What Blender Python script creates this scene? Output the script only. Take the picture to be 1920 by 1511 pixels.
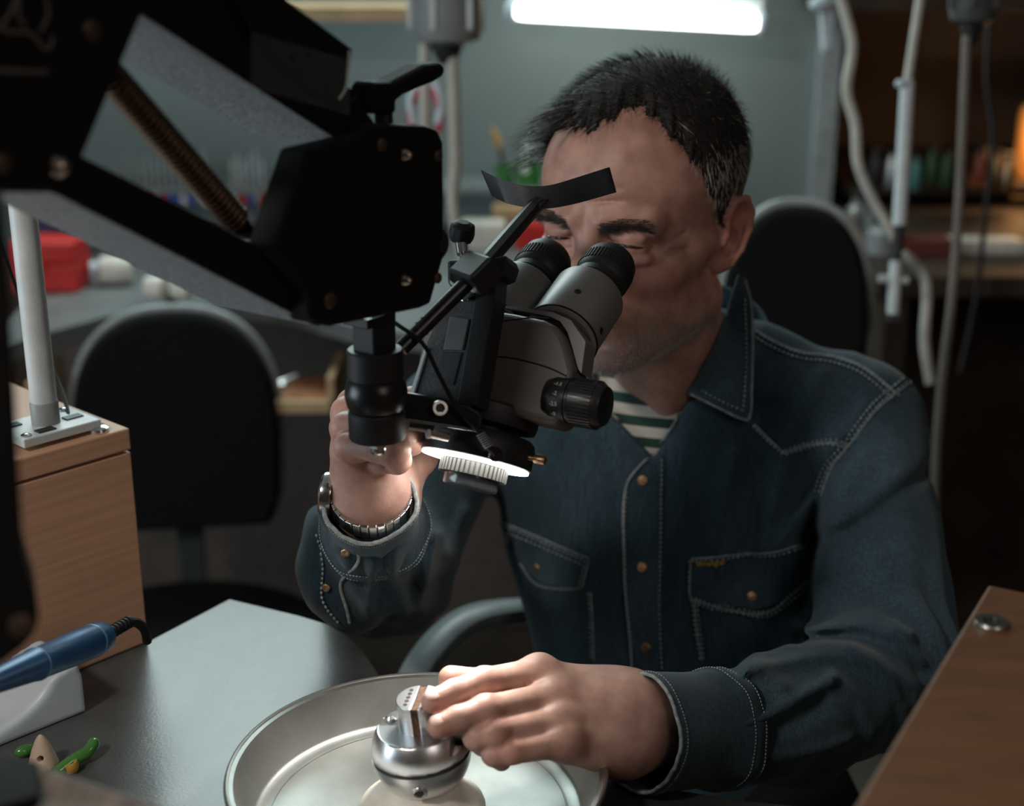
import bpy, bmesh, math, random
import numpy as np
from mathutils import Vector, Matrix
from mathutils.bvhtree import BVHTree
random.seed(7); rng = np.random.default_rng(7)
scene = bpy.context.scene
COL = scene.collection
for o in list(bpy.data.objects): bpy.data.objects.remove(o)

# ---------------------------------------------------------------- camera
FPX = 2600.0
CAM = np.array([0.0, 0.0, 1.48]); PIT = math.radians(18)
FW = np.array([0, math.cos(PIT), -math.sin(PIT)]); UP = np.array([0, math.sin(PIT), math.cos(PIT)]); RT = np.array([1.0, 0, 0])
cd = bpy.data.cameras.new('camera'); cam = bpy.data.objects.new('camera', cd); COL.objects.link(cam)
cam.location = CAM; cam.rotation_euler = (math.pi/2 - PIT, 0, 0)
cd.sensor_width = 36; cd.lens = FPX/1920*36; cd.clip_start = .02
cd.dof.use_dof = True; cd.dof.focus_distance = .96; cd.dof.aperture_fstop = 4.2
scene.camera = cam
vs = scene.view_settings
vs.view_transform = 'Standard'; vs.look = 'None'; vs.gamma = 1; vs.exposure = 0.0
vs.use_curve_mapping = False
# ---------------------------------------------------------------- world + assumed unseen lights + added fill
wd = bpy.data.worlds.new('world'); scene.world = wd; wd.use_nodes = True
wd.node_tree.nodes['Background'].inputs[0].default_value = (.55, .62, .65, 1)
wd.node_tree.nodes['Background'].inputs[1].default_value = .012
def area(name, loc, target, size, power, col, sy=None, spread=180):
    l = bpy.data.lights.new(name, 'AREA'); l.energy = power; l.color = col; l.size = size
    l.spread = math.radians(spread)
    if sy: l.shape = 'RECTANGLE'; l.size_y = sy
    o = bpy.data.objects.new(name, l); COL.objects.link(o); o.location = loc
    o.rotation_euler = (Vector(target)-Vector(loc)).to_track_quat('-Z', 'Y').to_euler()
    return o
area('assumed_light_back', (-.45, 2.70, 2.15), (-.1, 1.0, .95), 1.3, 24, (.80, .99, .98), .75)  # assumed soft light behind and overhead, out of view, for table sheen and rims
area('assumed_light_left', (-2.05, .55, 1.35), (0, .75, 1.15), 1.1, 18, (.74, .90, 1.0), .9)  # assumed cool soft light from the left; no window is built there
area('assumed_key_light', (-.85, -.05, 2.15), (.15, 1.1, 1.0), .16, 10.5, (1.0, .91, .82), .16)  # assumed small warm key light above left of the camera, no lamp modelled
area('fill_light_right', (1.1, -.9, 2.3), (.3, 1.1, 1.0), .7, 5.0, (1.0, .86, .78), .7)  # added soft warm fill from behind the camera, not a lamp of the room

# ---------------------------------------------------------------- pixel helpers (1920 x 1511)
def ray(u, v): return FW + (u-960)/FPX*RT + (755.5-v)/FPX*UP
def W(u, v, d): return CAM + d*ray(u, v)
def WZ(u, v, z):
    r = ray(u, v); return CAM + r*((z-CAM[2])/r[2])
def WY(u, v, y):
    r = ray(u, v); return CAM + r*(y/r[1])
def WP(u, v, p0, n):
    r = ray(u, v); return CAM + r*(np.dot(np.asarray(p0)-CAM, n)/np.dot(r, n))
def proj(P):
    q = np.asarray(P)-CAM; d = q@FW
    return 960+FPX*(q@RT)/d, 755.5-FPX*(q@UP)/d
def nrm(v):
    v = np.asarray(v, float); return v/np.linalg.norm(v)

# ---------------------------------------------------------------- materials
MATS = {}
def mk(name, c, rough=.5, metal=0., var=.12, ns=40., stretch=(1, 1, 1), bump=0., bs=400., spec=.5, emit=None, es=0., c2=None,
       trans=0., alpha=1., sss=0., coat=0., detail=4., ramp=(.35, .65)):
    if name in MATS: return MATS[name]
    m = bpy.data.materials.new(name); m.use_nodes = True; nt = m.node_tree; N = nt.nodes; L = nt.links
    b = N['Principled BSDF']
    b.inputs['Roughness'].default_value = rough; b.inputs['Metallic'].default_value = metal
    b.inputs['Specular IOR Level'].default_value = spec
    if trans: b.inputs['Transmission Weight'].default_value = trans
    if alpha < 1: b.inputs['Alpha'].default_value = alpha
    if coat: b.inputs['Coat Weight'].default_value = coat
    if sss:
        b.inputs['Subsurface Weight'].default_value = sss; b.inputs['Subsurface Radius'].default_value = (.008, .003, .0015)
        b.inputs['Subsurface Scale'].default_value = 1.0
    tc = N.new('ShaderNodeTexCoord'); mp = N.new('ShaderNodeMapping'); mp.inputs['Scale'].default_value = stretch
    L.new(tc.outputs['Object'], mp.inputs['Vector'])
    nz = N.new('ShaderNodeTexNoise'); nz.inputs['Scale'].default_value = ns; nz.inputs['Detail'].default_value = detail
    L.new(mp.outputs['Vector'], nz.inputs['Vector'])
    rp = N.new('ShaderNodeValToRGB'); rp.color_ramp.elements[0].position = ramp[0]; rp.color_ramp.elements[1].position = ramp[1]
    ca = [max(0, x*(1-var)) for x in c]; cb = list(c2) if c2 else [min(1, x*(1+var)) for x in c]
    rp.color_ramp.elements[0].color = (*ca, 1); rp.color_ramp.elements[1].color = (*cb, 1)
    L.new(nz.outputs['Fac'], rp.inputs['Fac']); L.new(rp.outputs['Color'], b.inputs['Base Color'])
    if bump:
        n2 = N.new('ShaderNodeTexNoise'); n2.inputs['Scale'].default_value = bs; n2.inputs['Detail'].default_value = 3
        L.new(mp.outputs['Vector'], n2.inputs['Vector'])
        bp = N.new('ShaderNodeBump'); bp.inputs['Strength'].default_value = bump; bp.inputs['Distance'].default_value = .001
        L.new(n2.outputs['Fac'], bp.inputs['Height']); L.new(bp.outputs['Normal'], b.inputs['Normal'])
    if emit:
        b.inputs['Emission Color'].default_value = (*emit, 1); b.inputs['Emission Strength'].default_value = es
    MATS[name] = m; return m
BLACK = mk('black_paint', (.006, .006, .006), .75, bump=.05, bs=900, spec=.18)
BLKGLOSS = mk('black_anodised', (.010, .010, .011), .32, spec=.45, bump=.02, bs=1500)
BLKSAT = mk('black_satin', (.014, .014, .015), .5, spec=.4, bump=.05, bs=1500)
RUBBER = mk('black_rubber', (.012, .012, .012), .6, spec=.3)
SHEEN = mk('powdercoat_sheen', (.34, .37, .39), .55, var=.5, ns=420, bump=.25, bs=700, spec=.5, ramp=(.3, .7))  # pale grey stands in for wall light grazing the black powder coat
GREYENAMEL = mk('grey_enamel', (.145, .138, .130), .38, var=.05, ns=60, bump=.05, bs=2200, spec=.45)
GREYENAMEL2 = mk('dark_taupe_enamel', (.105, .090, .082), .42, var=.05, ns=60, bump=.05, bs=2200, spec=.4)
CHROME = mk('chrome', (.62, .62, .62), .18, 1, var=.05)
STEEL = mk('brushed_steel', (.50, .50, .48), .30, 1, var=.12, ns=30, stretch=(1, 1, 12), bump=.03, bs=600)
ALU = mk('turned_aluminium', (.70, .71, .72), .30, 1, var=.05, ns=30, stretch=(1, 1, 40), bump=.03, bs=500)
BRONZE = mk('dark_bronze', (.10, .065, .045), .45, .6, var=.2, ns=300)
BRASS = mk('brass', (.45, .30, .14), .35, 1, var=.15)
COPPER = mk('antique_copper', (.52, .34, .20), .38, 1, var=.25, ns=500)
SPRINGM = mk('bronzed_spring_wire', (.085, .048, .026), .45, .8, var=.2)
TRAYM = mk('worn_tray_steel', (.31, .315, .30), .43, 1, var=.22, ns=14, bump=.05, bs=60, detail=8)
LINOLEUM = mk('grey_tabletop', (.060, .066, .066), .30, var=.28, ns=18, bump=.10, bs=500, spec=.55, detail=8)
WOOD = mk('beech_veneer', (.54, .315, .20), .5, var=.08, ns=9, stretch=(1.2, 1.2, 26), bump=.03, bs=90, spec=.35, detail=6)
WOODDARK = mk('brown_veneer', (.14, .062, .027), .5, var=.12, ns=6, stretch=(3, 14, 3), bump=.03, bs=80, spec=.35, detail=6)
WOODGREY = mk('worn_brown_wood', (.12, .085, .065), .5, var=.4, ns=12, stretch=(12, 2, 2), bump=.1, bs=60)
WOODORANGE = mk('orange_wood', (.40, .17, .075), .5, var=.2, ns=10)
WOODPALE = mk('pale_wood', (.48, .33, .18), .5, var=.15, ns=14)
WHITEMET = mk('white_painted_metal', (.55, .60, .61), .42, var=.08)
WHITEPL = mk('white_plastic', (.56, .65, .72), .4, var=.04)
GREYPL = mk('grey_plastic', (.23, .245, .245), .45, var=.06)
BLUEPL = mk('blue_anodised', (.020, .085, .20), .34, .25, var=.15)
REDPL = mk('red_plastic', (.55, .018, .014), .4, var=.08)
GREENCH = mk('green_enamel', (.055, .20, .035), .25, var=.15, coat=.4)
BEIGE = mk('beige_wood', (.55, .42, .32), .55, var=.06)
FABRIC = mk('black_chair_fabric', (.009, .009, .0085), .95, spec=.1, var=.3, ns=300, bump=.2, bs=900)
CHAIRPL = mk('dark_chair_plastic', (.045, .05, .05), .42, spec=.5)
ARMPL = mk('grey_armrest_plastic', (.20, .23, .23), .40, spec=.5)
WALLM = mk('blue_grey_wall_paint', (.185, .228, .226), .85, var=.05, ns=3)
WALLBR = mk('brown_wall_panel', (.10, .062, .038), .8, var=.25, ns=3)
FLOORM = mk('brown_floor', (.105, .088, .072), .6, var=.15, ns=5)
CEILM = mk('ceiling_paint', (.30, .30, .30), .9)
DESKM = mk('grey_bench_top', (.13, .14, .14), .45, var=.15, ns=10)
DARKWOOD = mk('dark_wood', (.05, .030, .019), .6, var=.3, ns=8)
DARKMET = mk('dark_metal', (.03, .03, .03), .5, .5)
CREAM = mk('cream', (.66, .62, .55), .5)
ROPE = mk('offwhite_sheath', (.46, .44, .39), .55, var=.1)
ROPE2 = mk('grey_sheath', (.17, .145, .125), .6, var=.1)
GLASSG = mk('green_glass', (.10, .42, .10), .15, trans=.6)
GLASSC = mk('clear_glass', (.8, .85, .85), .08, trans=.9)
FILM = mk('clear_plastic_film', (.80, .84, .86), .22, alpha=.05, spec=.9, bump=.6, bs=60)
LENSG = mk('lens_glass', (.05, .06, .06), .05, trans=.6, spec=.8)
SKIN = mk('skin', (.37, .195, .15), .46, var=.16, ns=55, c2=(.45, .25, .195), bump=.16, bs=900, sss=.10, spec=.42, detail=6)
NAIL = mk('fingernail', (.60, .40, .34), .3, var=.03, spec=.5)
HAIRM = mk('dark_brown_hair', (.014, .011, .009), .42, var=.4, ns=900, spec=.5)
HAIRG = mk('grey_hair', (.46, .43, .40), .4, var=.4, ns=900, spec=.5)
SCALP = mk('hair_base', (.012, .010, .009), .8, var=.3, ns=300)
STITCH = mk('faded_stitching', (.22, .27, .29), .8, var=.3, ns=200)
SEAMD = mk('dark_seam', (.010, .016, .022), .85)
HEM = mk('frayed_hem', (.26, .29, .29), .85, var=.3, ns=300, bump=.6, bs=1500)
TAGM = mk('dark_tag', (.03, .025, .02), .8)
GOLDTH = mk('gold_thread', (.62, .36, .06), .6)
EMTUBE = mk('lamp_tube', (.9, .9, .85), .4, emit=(.98, 1.0, .92), es=9.0)
EMRING = mk('ring_led', (.9, .9, .9), .4, emit=(1.0, .965, .90), es=16.0)
EYEW = mk('eye_white', (.55, .5, .47), .25)
EYED = mk('eye_iris', (.02, .015, .012), .15)

def denim():
    m = bpy.data.materials.new('denim'); m.use_nodes = True; nt = m.node_tree; N = nt.nodes; L = nt.links
    b = N['Principled BSDF']; b.inputs['Roughness'].default_value = .88; b.inputs['Specular IOR Level'].default_value = .2
    b.inputs['Sheen Weight'].default_value = .12; b.inputs['Sheen Roughness'].default_value = .5
    tc = N.new('ShaderNodeTexCoord')
    def noise(scale, st, det=4):
        mp = N.new('ShaderNodeMapping'); mp.inputs['Scale'].default_value = st
        L.new(tc.outputs['Object'], mp.inputs['Vector'])
        n = N.new('ShaderNodeTexNoise'); n.inputs['Scale'].default_value = scale; n.inputs['Detail'].default_value = det
        L.new(mp.outputs['Vector'], n.inputs['Vector']); return n
    big = noise(11, (1, 1, .45), 6); streak = noise(380, (1, 1, .05), 2); fine = noise(1500, (1, 1, 1), 1)
    rp = N.new('ShaderNodeValToRGB')
    rp.color_ramp.elements[0].position = .30; rp.color_ramp.elements[0].color = (.009, .023, .034, 1)
    rp.color_ramp.elements[1].position = .74; rp.color_ramp.elements[1].color = (.050, .087, .110, 1)
    L.new(big.outputs['Fac'], rp.inputs['Fac'])
    def mixc(a, fac, lo, hi):
        mr = N.new('ShaderNodeMapRange'); mr.inputs['From Min'].default_value = .3; mr.inputs['From Max'].default_value = .7
        mr.inputs['To Min'].default_value = lo; mr.inputs['To Max'].default_value = hi
        L.new(fac, mr.inputs['Value'])
        mx = N.new('ShaderNodeVectorMath'); mx.operation = 'SCALE'
        L.new(a, mx.inputs[0]); L.new(mr.outputs['Result'], mx.inputs['Scale']); return mx.outputs['Vector']
    c = mixc(rp.outputs['Color'], streak.outputs['Fac'], .78, 1.25); c = mixc(c, fine.outputs['Fac'], .65, 1.4)
    L.new(c, b.inputs['Base Color'])
    bp = N.new('ShaderNodeBump'); bp.inputs['Strength'].default_value = .35; bp.inputs['Distance'].default_value = .0006
    L.new(fine.outputs['Fac'], bp.inputs['Height']); L.new(bp.outputs['Normal'], b.inputs['Normal'])
    return m
DENIM = denim()
def striped():
    m = bpy.data.materials.new('striped_jersey'); m.use_nodes = True; nt = m.node_tree; N = nt.nodes; L = nt.links
    b = N['Principled BSDF']; b.inputs['Roughness'].default_value = .9
    tc = N.new('ShaderNodeTexCoord'); sp = N.new('ShaderNodeSeparateXYZ'); L.new(tc.outputs['Object'], sp.inputs[0])
    mu = N.new('ShaderNodeMath'); mu.operation = 'MULTIPLY'; mu.inputs[1].default_value = 1/.0165; L.new(sp.outputs['Z'], mu.inputs[0])
    fr = N.new('ShaderNodeMath'); fr.operation = 'FRACT'; L.new(mu.outputs[0], fr.inputs[0])
    gt = N.new('ShaderNodeMath'); gt.operation = 'GREATER_THAN'; gt.inputs[1].default_value = .52; L.new(fr.outputs[0], gt.inputs[0])
    mx = N.new('ShaderNodeMix'); mx.data_type = 'RGBA'; mx.inputs[6].default_value = (.52, .50, .45, 1); mx.inputs[7].default_value = (.016, .050, .040, 1)
    L.new(gt.outputs[0], mx.inputs[0]); L.new(mx.outputs[2], b.inputs['Base Color']); return m
STRIPED = striped()

# ---------------------------------------------------------------- objects
def tag(o, label=None, cat=None, group=None, kind=None):
    if label: o['label'] = label
    if cat: o['category'] = cat
    if group: o['group'] = group
    if kind: o['kind'] = kind
    return o
def thing(name, label, cat, loc, group=None):
    o = bpy.data.objects.new(name, None); COL.objects.link(o); o.location = [float(x) for x in loc]; o.empty_display_size = .02
    return tag(o, label, cat, group)
WLOC = {}
def wloc(o):
    p = np.array(o.location[:], float)
    return p if o.parent is None else p + wloc(o.parent)
def mesh_obj(name, verts, faces, mat, parent=None, smooth=None, bevel=0., label=None):
    """verts are world coordinates; the object's origin is put at the middle of its box"""
    v = np.asarray(verts, float); c = (v.min(0)+v.max(0))/2
    me = bpy.data.meshes.new(name); me.from_pydata((v-c).tolist(), [], faces if isinstance(faces, list) else faces.tolist())
    me.materials.append(mat)
    if smooth is not None:
        me.polygons.foreach_set('use_smooth', [True]*len(me.polygons))
        if smooth < 179: me.set_sharp_from_angle(angle=math.radians(smooth))
    me.update()
    o = bpy.data.objects.new(name, me); COL.objects.link(o)
    if parent is not None:
        o.parent = parent; o.location = c - wloc(parent)
    else: o.location = c
    if bevel:
        b = o.modifiers.new('bevel', 'BEVEL'); b.width = bevel; b.segments = 2; b.limit_method = 'ANGLE'; b.angle_limit = math.radians(40)
    if label: o['label'] = label
    if name in ('stitching', 'hair_strands', 'grey_strands', 'forelock', 'eyebrows', 'stubble'): o['kind'] = 'stuff'
    return o
def frame(axis, hint=(0, 0, 1)):
    a = nrm(axis); h = np.asarray(hint, float)
    if abs(a@nrm(h)) > .95: h = np.array([1.0, 0, 0]) if abs(a[0]) < .9 else np.array([0, 1.0, 0])
    x = nrm(np.cross(h, a)); y = np.cross(a, x); return x, y, a
class MB:
    def __init__(s): s.v = []; s.f = []
    def add(s, v, f):
        n = len(s.v); s.v += [tuple(map(float, p)) for p in v]; s.f += [tuple(i+n for i in q) for q in f]; return s
    def box(s, c, h, ax=None):
        c = np.asarray(c, float); ax = ax or (np.array([1., 0, 0]), np.array([0, 1., 0]), np.array([0, 0, 1.]))
        v = [c+ax[0]*h[0]*i+ax[1]*h[1]*j+ax[2]*h[2]*k for i in (-1, 1) for j in (-1, 1) for k in (-1, 1)]
        return s.add(v, [(0, 1, 3, 2), (4, 6, 7, 5), (0, 4, 5, 1), (2, 3, 7, 6), (0, 2, 6, 4), (1, 5, 7, 3)])
    def lathe(s, o, axis, prof, n=32, hint=(0, 0, 1), closed=False):
        o = np.asarray(o, float); x, y, a = frame(axis, hint); v = []; f = []
        m = len(prof)
        for r, h in prof:
            for k in range(n):
                t = 2*math.pi*k/n; v.append(o+a*h+(x*math.cos(t)+y*math.sin(t))*max(r, 1e-6))
        for i in range(m-1 if not closed else m):
            j = (i+1) % m
            for k in range(n):
                q = (k+1) % n; f.append((i*n+k, i*n+q, j*n+q, j*n+k))
        if not closed:
            f.append(tuple(range(n-1, -1, -1))); f.append(tuple((m-1)*n+k for k in range(n)))
        return s.add(v, f)
    def cyl(s, a, b, r, r2=None, n=24):
        a = np.asarray(a, float); b = np.asarray(b, float); d = b-a
        return s.lathe(a, d, [(r, 0), (r if r2 is None else r2, np.linalg.norm(d))], n)
    def prism(s, poly, off):
        p = [np.asarray(q, float) for q in poly]; n = len(p); off = np.asarray(off, float)
        return s.add(p+[q+off for q in p], [tuple(range(n)), tuple(range(2*n-1, n-1, -1))]+[(i, i+n, (i+1) % n+n, (i+1) % n) for i in range(n)])
    def tube(s, pts, r, n=8, closed=False):
        p = np.asarray(pts, float); m = len(p); rr = np.full(m, r) if np.isscalar(r) else np.asarray(r)
        if closed: t = np.roll(p, -1, 0)-np.roll(p, 1, 0)
        else: t = np.gradient(p, axis=0)
        t /= np.linalg.norm(t, axis=1)[:, None]+1e-12
        x, y, _ = frame(t[0]); v = []; f = []
        for i in range(m):
            x = x-t[i]*(x@t[i]); x /= np.linalg.norm(x)+1e-12; y = np.cross(t[i], x)
            for k in range(n):
                a = 2*math.pi*k/n; v.append(p[i]+(x*math.cos(a)+y*math.sin(a))*rr[i])
        for i in range(m if closed else m-1):
            j = (i+1) % m
            for k in range(n):
                q = (k+1) % n; f.append((i*n+k, i*n+q, j*n+q, j*n+k))
        if not closed: f.append(tuple(range(n-1, -1, -1))); f.append(tuple((m-1)*n+k for k in range(n)))
        return s.add(v, f)
    def ell(s, c, r, ax=None, n=20, m=12):
        c = np.asarray(c, float); ax = ax or (np.array([1., 0, 0]), np.array([0, 1., 0]), np.array([0, 0, 1.])); v = []; f = []
        for i in range(m+1):
            t = math.pi*i/m
            for k in range(n):
                a = 2*math.pi*k/n
                v.append(c+ax[0]*r[0]*math.sin(t)*math.cos(a)+ax[1]*r[1]*math.sin(t)*math.sin(a)+ax[2]*r[2]*math.cos(t))
        for i in range(m):
            for k in range(n):
                q = (k+1) % n; f.append((i*n+k, (i+1)*n+k, (i+1)*n+q, i*n+q))
        return s.add(v, f)
    def build(s, name, mat, parent=None, smooth=35, bevel=0., label=None):
        return mesh_obj(name, s.v, s.f, mat, parent, smooth, bevel, label)
def curve(pts, n=40):
    """Catmull-Rom through points"""
    p = np.asarray(pts, float); p = np.vstack([2*p[0]-p[1], p, 2*p[-1]-p[-2]]); out = []
    m = len(p)-3
    for i in range(m):
        k = max(2, n//m)
        for t in np.linspace(0, 1, k, endpoint=(i == m-1)):
            a, b, c, d = p[i:i+4]
            out.append(.5*((2*b)+(-a+c)*t+(2*a-5*b+4*c-d)*t*t+(-a+3*b-3*c+d)*t**3))
    return np.array(out)
def struct(name, mb, mat, smooth=None): return tag(mb.build(name, mat, None, smooth), kind='structure')

# ---------------------------------------------------------------- signed-distance modelling
def s_ell(P, c, r, M=None):
    q = P-np.asarray(c)
    if M is not None: q = q@M
    r = np.asarray(r); k0 = np.linalg.norm(q/r, axis=1); k1 = np.linalg.norm(q/(r*r), axis=1)+1e-9
    return k0*(k0-1)/k1
def s_cap(P, a, b, r1, r2=None):
    a = np.asarray(a, float); b = np.asarray(b, float); r2 = r1 if r2 is None else r2
    ba = b-a; q = P-a; t = np.clip(q@ba/(ba@ba+1e-12), 0, 1)
    return np.linalg.norm(q-t[:, None]*ba, axis=1)-(r1+(r2-r1)*t)
def smin(a, b, k):
    h = np.clip(.5+.5*(b-a)/k, 0, 1); return b*(1-h)+a*h-k*h*(1-h)
def smax(a, b, k): return -smin(-a, -b, k)
def nets(f, lo, hi, h):
    B = 4; lo = np.asarray(lo, float); nb = np.ceil((np.asarray(hi)-lo)/(h*B)).astype(int)
    n = nb*B
    ci = np.stack(np.meshgrid(*[np.arange(k) for k in nb], indexing='ij'), -1).reshape(-1, 3)
    cv = f(lo+(ci*B+(B-1)/2)*h*1.0)
    V = np.repeat(np.repeat(np.repeat(cv.reshape(nb).astype(np.float32), B, 0), B, 1), B, 2)
    act = ci[np.abs(cv) < h*B*1.6]
    off = np.stack(np.meshgrid(*[np.arange(B)]*3, indexing='ij'), -1).reshape(-1, 3)
    for s in range(0, len(act), 6000):
        idx = (act[s:s+6000, None, :]*B+off[None]).reshape(-1, 3)
        V[idx[:, 0], idx[:, 1], idx[:, 2]] = f(lo+idx*h)
    S = V < 0
    c8 = [(i, j, k) for i in (0, 1) for j in (0, 1) for k in (0, 1)]
    sl = lambda A, o: A[o[0]:A.shape[0]-1+o[0], o[1]:A.shape[1]-1+o[1], o[2]:A.shape[2]-1+o[2]]
    cnt = sum(sl(S, o).astype(np.int8) for o in c8)
    cell = np.argwhere((cnt > 0) & (cnt < 8))
    ids = np.full(cnt.shape, -1, np.int64); ids[tuple(cell.T)] = np.arange(len(cell))
    acc = np.zeros((len(cell), 3)); num = np.zeros(len(cell))
    for a in range(8):
        for ax in range(3):
            o = c8[a]
            if o[ax]: continue
            o2 = list(o); o2[ax] = 1
            i1 = cell+np.array(o); i2 = cell+np.array(o2)
            v1 = V[tuple(i1.T)].astype(float); v2 = V[tuple(i2.T)].astype(float); x = (v1 < 0) != (v2 < 0)
            t = np.where(x, v1/(v1-v2+1e-20), 0)
            pt = i1.astype(float); pt[:, ax] += t
            acc[x] += pt[x]; num[x] += 1
    vert = lo+acc/num[:, None]*h
    faces = []
    for ax in range(3):
        b, c = (ax+1) % 3, (ax+2) % 3
        sh = [slice(None)]*3; s1 = list(sh); s2 = list(sh); s1[ax] = slice(0, -1); s2[ax] = slice(1, None)
        A1 = S[tuple(s1)]; A2 = S[tuple(s2)]
        e = np.argwhere(A1 != A2); e = e[(e[:, b] > 0) & (e[:, c] > 0)]
        e = e[(e[:, b] < ids.shape[b]) & (e[:, c] < ids.shape[c])]
        def gid(db, dc):
            q = e.copy(); q[:, b] -= db; q[:, c] -= dc; return ids[tuple(q.T)]
        q = np.stack([gid(0, 0), gid(1, 0), gid(1, 1), gid(0, 1)], 1)
        flip = ~A1[tuple(e.T)]
        q[flip] = q[flip][:, ::-1]
        faces.append(q[(q >= 0).all(1)])
    return vert, np.vstack(faces)
def relax(v, f, it=1, lam=.5):
    for _ in range(it):
        s = np.zeros_like(v); n = np.zeros(len(v))
        for a in range(4):
            b = (a+1) % 4
            np.add.at(s, f[:, a], v[f[:, b]]); np.add.at(n, f[:, a], 1); np.add.at(s, f[:, b], v[f[:, a]]); np.add.at(n, f[:, b], 1)
        v = v+lam*(s/np.maximum(n, 1)[:, None]-v)
    return v

#==SETTING==
YW = 3.0
struct('floor', MB().box((0, 1, -.02), (3.2, 3.2, .02)), FLOORM)
struct('ceiling', MB().box((0, 1, 2.72), (3.2, 3.2, .02)), CEILM)
xe = WY(1566, 200, YW)[0]
struct('wall_back', MB().box(((xe-3)/2, YW+.04, 1.35), ((xe+3)/2, .04, 1.35)), WALLM)
struct('trim_1', MB().box((xe-.022, YW-.012, 1.35), (.022, .012, 1.35)), mk('pale_trim', (.30, .34, .345), .7))
struct('wall_right_back', MB().box((xe+1.3, 3.75, 1.35), (1.6, .04, 1.35)), WALLBR)
struct('wall_left', MB().box((-2.2, 1, 1.35), (.04, 3.0, 1.35)), WALLM)
struct('wall_right', MB().box((2.6, 1, 1.35), (.04, 3.0, 1.35)), WALLBR)
struct('wall_front', MB().box((0, -1.9, 1.35), (3, .04, 1.35)), WALLBR)

#==FURNITURE==
TZ = .95
# the work table with its rounded cut-out
def tz(u, v, z=TZ): return WZ(u, v, z)
edge = [tz(275, 1203), tz(430, 1122), tz(560, 1153), tz(618, 1170), tz(652, 1190), tz(680, 1216), tz(706, 1256), tz(752, 1320), tz(830, 1375), tz(980, 1425), tz(1150, 1462), tz(1400, 1500), tz(1700, 1530)]
rest = [np.array([.55, .30, TZ]), np.array([-.75, .30, TZ]), np.array([-.75, 1.0, TZ])]
tb = thing('work_table', 'dark grey jeweller\'s table top with a curved cut-out under the steel tray', 'table', (-.2, .6, 0))
mesh_top = MB().prism([p-np.array([0, 0, .03]) for p in edge+rest], (0, 0, .03)); mesh_top.build('table_top', LINOLEUM, tb, None, .0015)
for (x, y) in ((-.65, .36), (.45, .36), (-.30, .93)):
    MB().box((x, y, .46), (.025, .025, .46)).build('leg', DARKMET, tb)
# beech cabinet on the left
A = tz(278, 1205)[:2]; B = tz(130, 1266)[:2]; e1 = nrm(B-A); e2 = np.array([-e1[1], e1[0]]);
if e2[0] > 0: e2 = -e2
def cabpt(s, t, z): return np.array([*(A+e1*s+e2*t), z])
E1 = np.array([*e1, 0]); E2 = np.array([*e2, 0]); EZ = np.array([0, 0, 1.0])
cb = thing('wooden_cabinet', 'beech wood cabinet at the left of the table, carrying the white post', 'cabinet', cabpt(.2, .13, TZ))
MB().box(cabpt(.2, .13, TZ+.0825), (.2, .13, .0815), (E1, E2, EZ)).build('body', WOOD, cb, None, .0012)
MB().box(cabpt(.2, .13, TZ+.1745), (.2005, .1305, .0088), (E1, E2, EZ)).build('lid', WOOD, cb, None, .0015)
CZ = TZ+.1835
# mounting plate and white post on the cabinet
pc = WZ(88, 806, CZ+.004)
mp_ = thing('mounting_plate', 'white metal mounting plate with slots screwed on the beech cabinet', 'plate', pc)
pl = MB().box(pc+np.array([0, 0, .0025]), (.032, .024, .0035), (E1, E2, EZ)); pl.build('base_plate', WHITEMET, mp_, None, .001)
for (a_, b_) in ((-.02, -.004), (.010, -.016), (.022, .012)):
    MB().box(pc+E1*a_+E2*b_+np.array([0, 0, .0064]), (.007, .004, .0006), (E1, E2, EZ)).build('slot', DARKMET, mp_, None)
for (a_, b_) in ((-.025, .017), (.026, -.017)):
    MB().lathe(pc+E1*a_+E2*b_+np.array([0, 0, .0055]), EZ, [(.004, 0), (.004, .0015), (.002, .0025)], 12).build('screw_head', CHROME, mp_)
po = thing('white_post', 'thick white round post standing on the mounting plate at the left', 'post', pc+np.array([0, 0, .0062]))
MB().lathe(pc+np.array([0, 0, .0062]), EZ, [(.0098, .012), (.0098, .26)], 24).build('tube', WHITEMET, po)
MB().lathe(pc+np.array([0, 0, .0062]), EZ, [(.0105, 0), (.0105, .016), (.0099, .017)], 24).build('collar', GREYPL, po)
sc = WZ(183, 808, CZ); MB()
scr = tag(MB().lathe(sc, EZ, [(.0085, 0), (.0085, .003), (.006, .0045)], 20).build('metal_disc', CHROME), 'small shiny round metal disc on the beech cabinet corner', 'disc')
# brown cabinet on the right, top seen from above
RZ = 1.13
q = [WZ(1853, 1094, RZ), WZ(1600, 1511, RZ)]
d1 = nrm(q[1]-q[0]); far = WZ(1925, 1110, RZ); d2 = nrm(far-q[0]); d2 = nrm(d2-d1*(d2@d1))
rc = thing('wooden_cabinet', 'brown wooden cabinet with a metal washer, cut off at the lower right corner', 'cabinet', q[0]+d1*.25+d2*.1-np.array([0, 0, .18]))
MB().box(q[0]+d1*.25+d2*.14-np.array([0, 0, .095]), (.248, .138, .085), (d1, d2, EZ)).build('body', WOODDARK, rc, None, .001)
MB().box(q[0]+d1*.25+d2*.14-np.array([0, 0, .008]), (.25, .14, .008), (d1, d2, EZ)).build('top_board', WOODDARK, rc, None, .0025)
wq = WZ(1858, 1172, RZ)
wa = thing('steel_washer', 'round steel washer with a bolt head on the right brown cabinet', 'washer', wq)
MB().lathe(wq, EZ, [(.0045, .0005), (.009, .0), (.0093, .002), (.0085, .003), (.0045, .003)], 28, closed=True).build('ring', STEEL, wa)
MB().lathe(wq, EZ, [(.0044, 0), (.0044, .0015)], 6).build('socket', DARKMET, wa)

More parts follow.
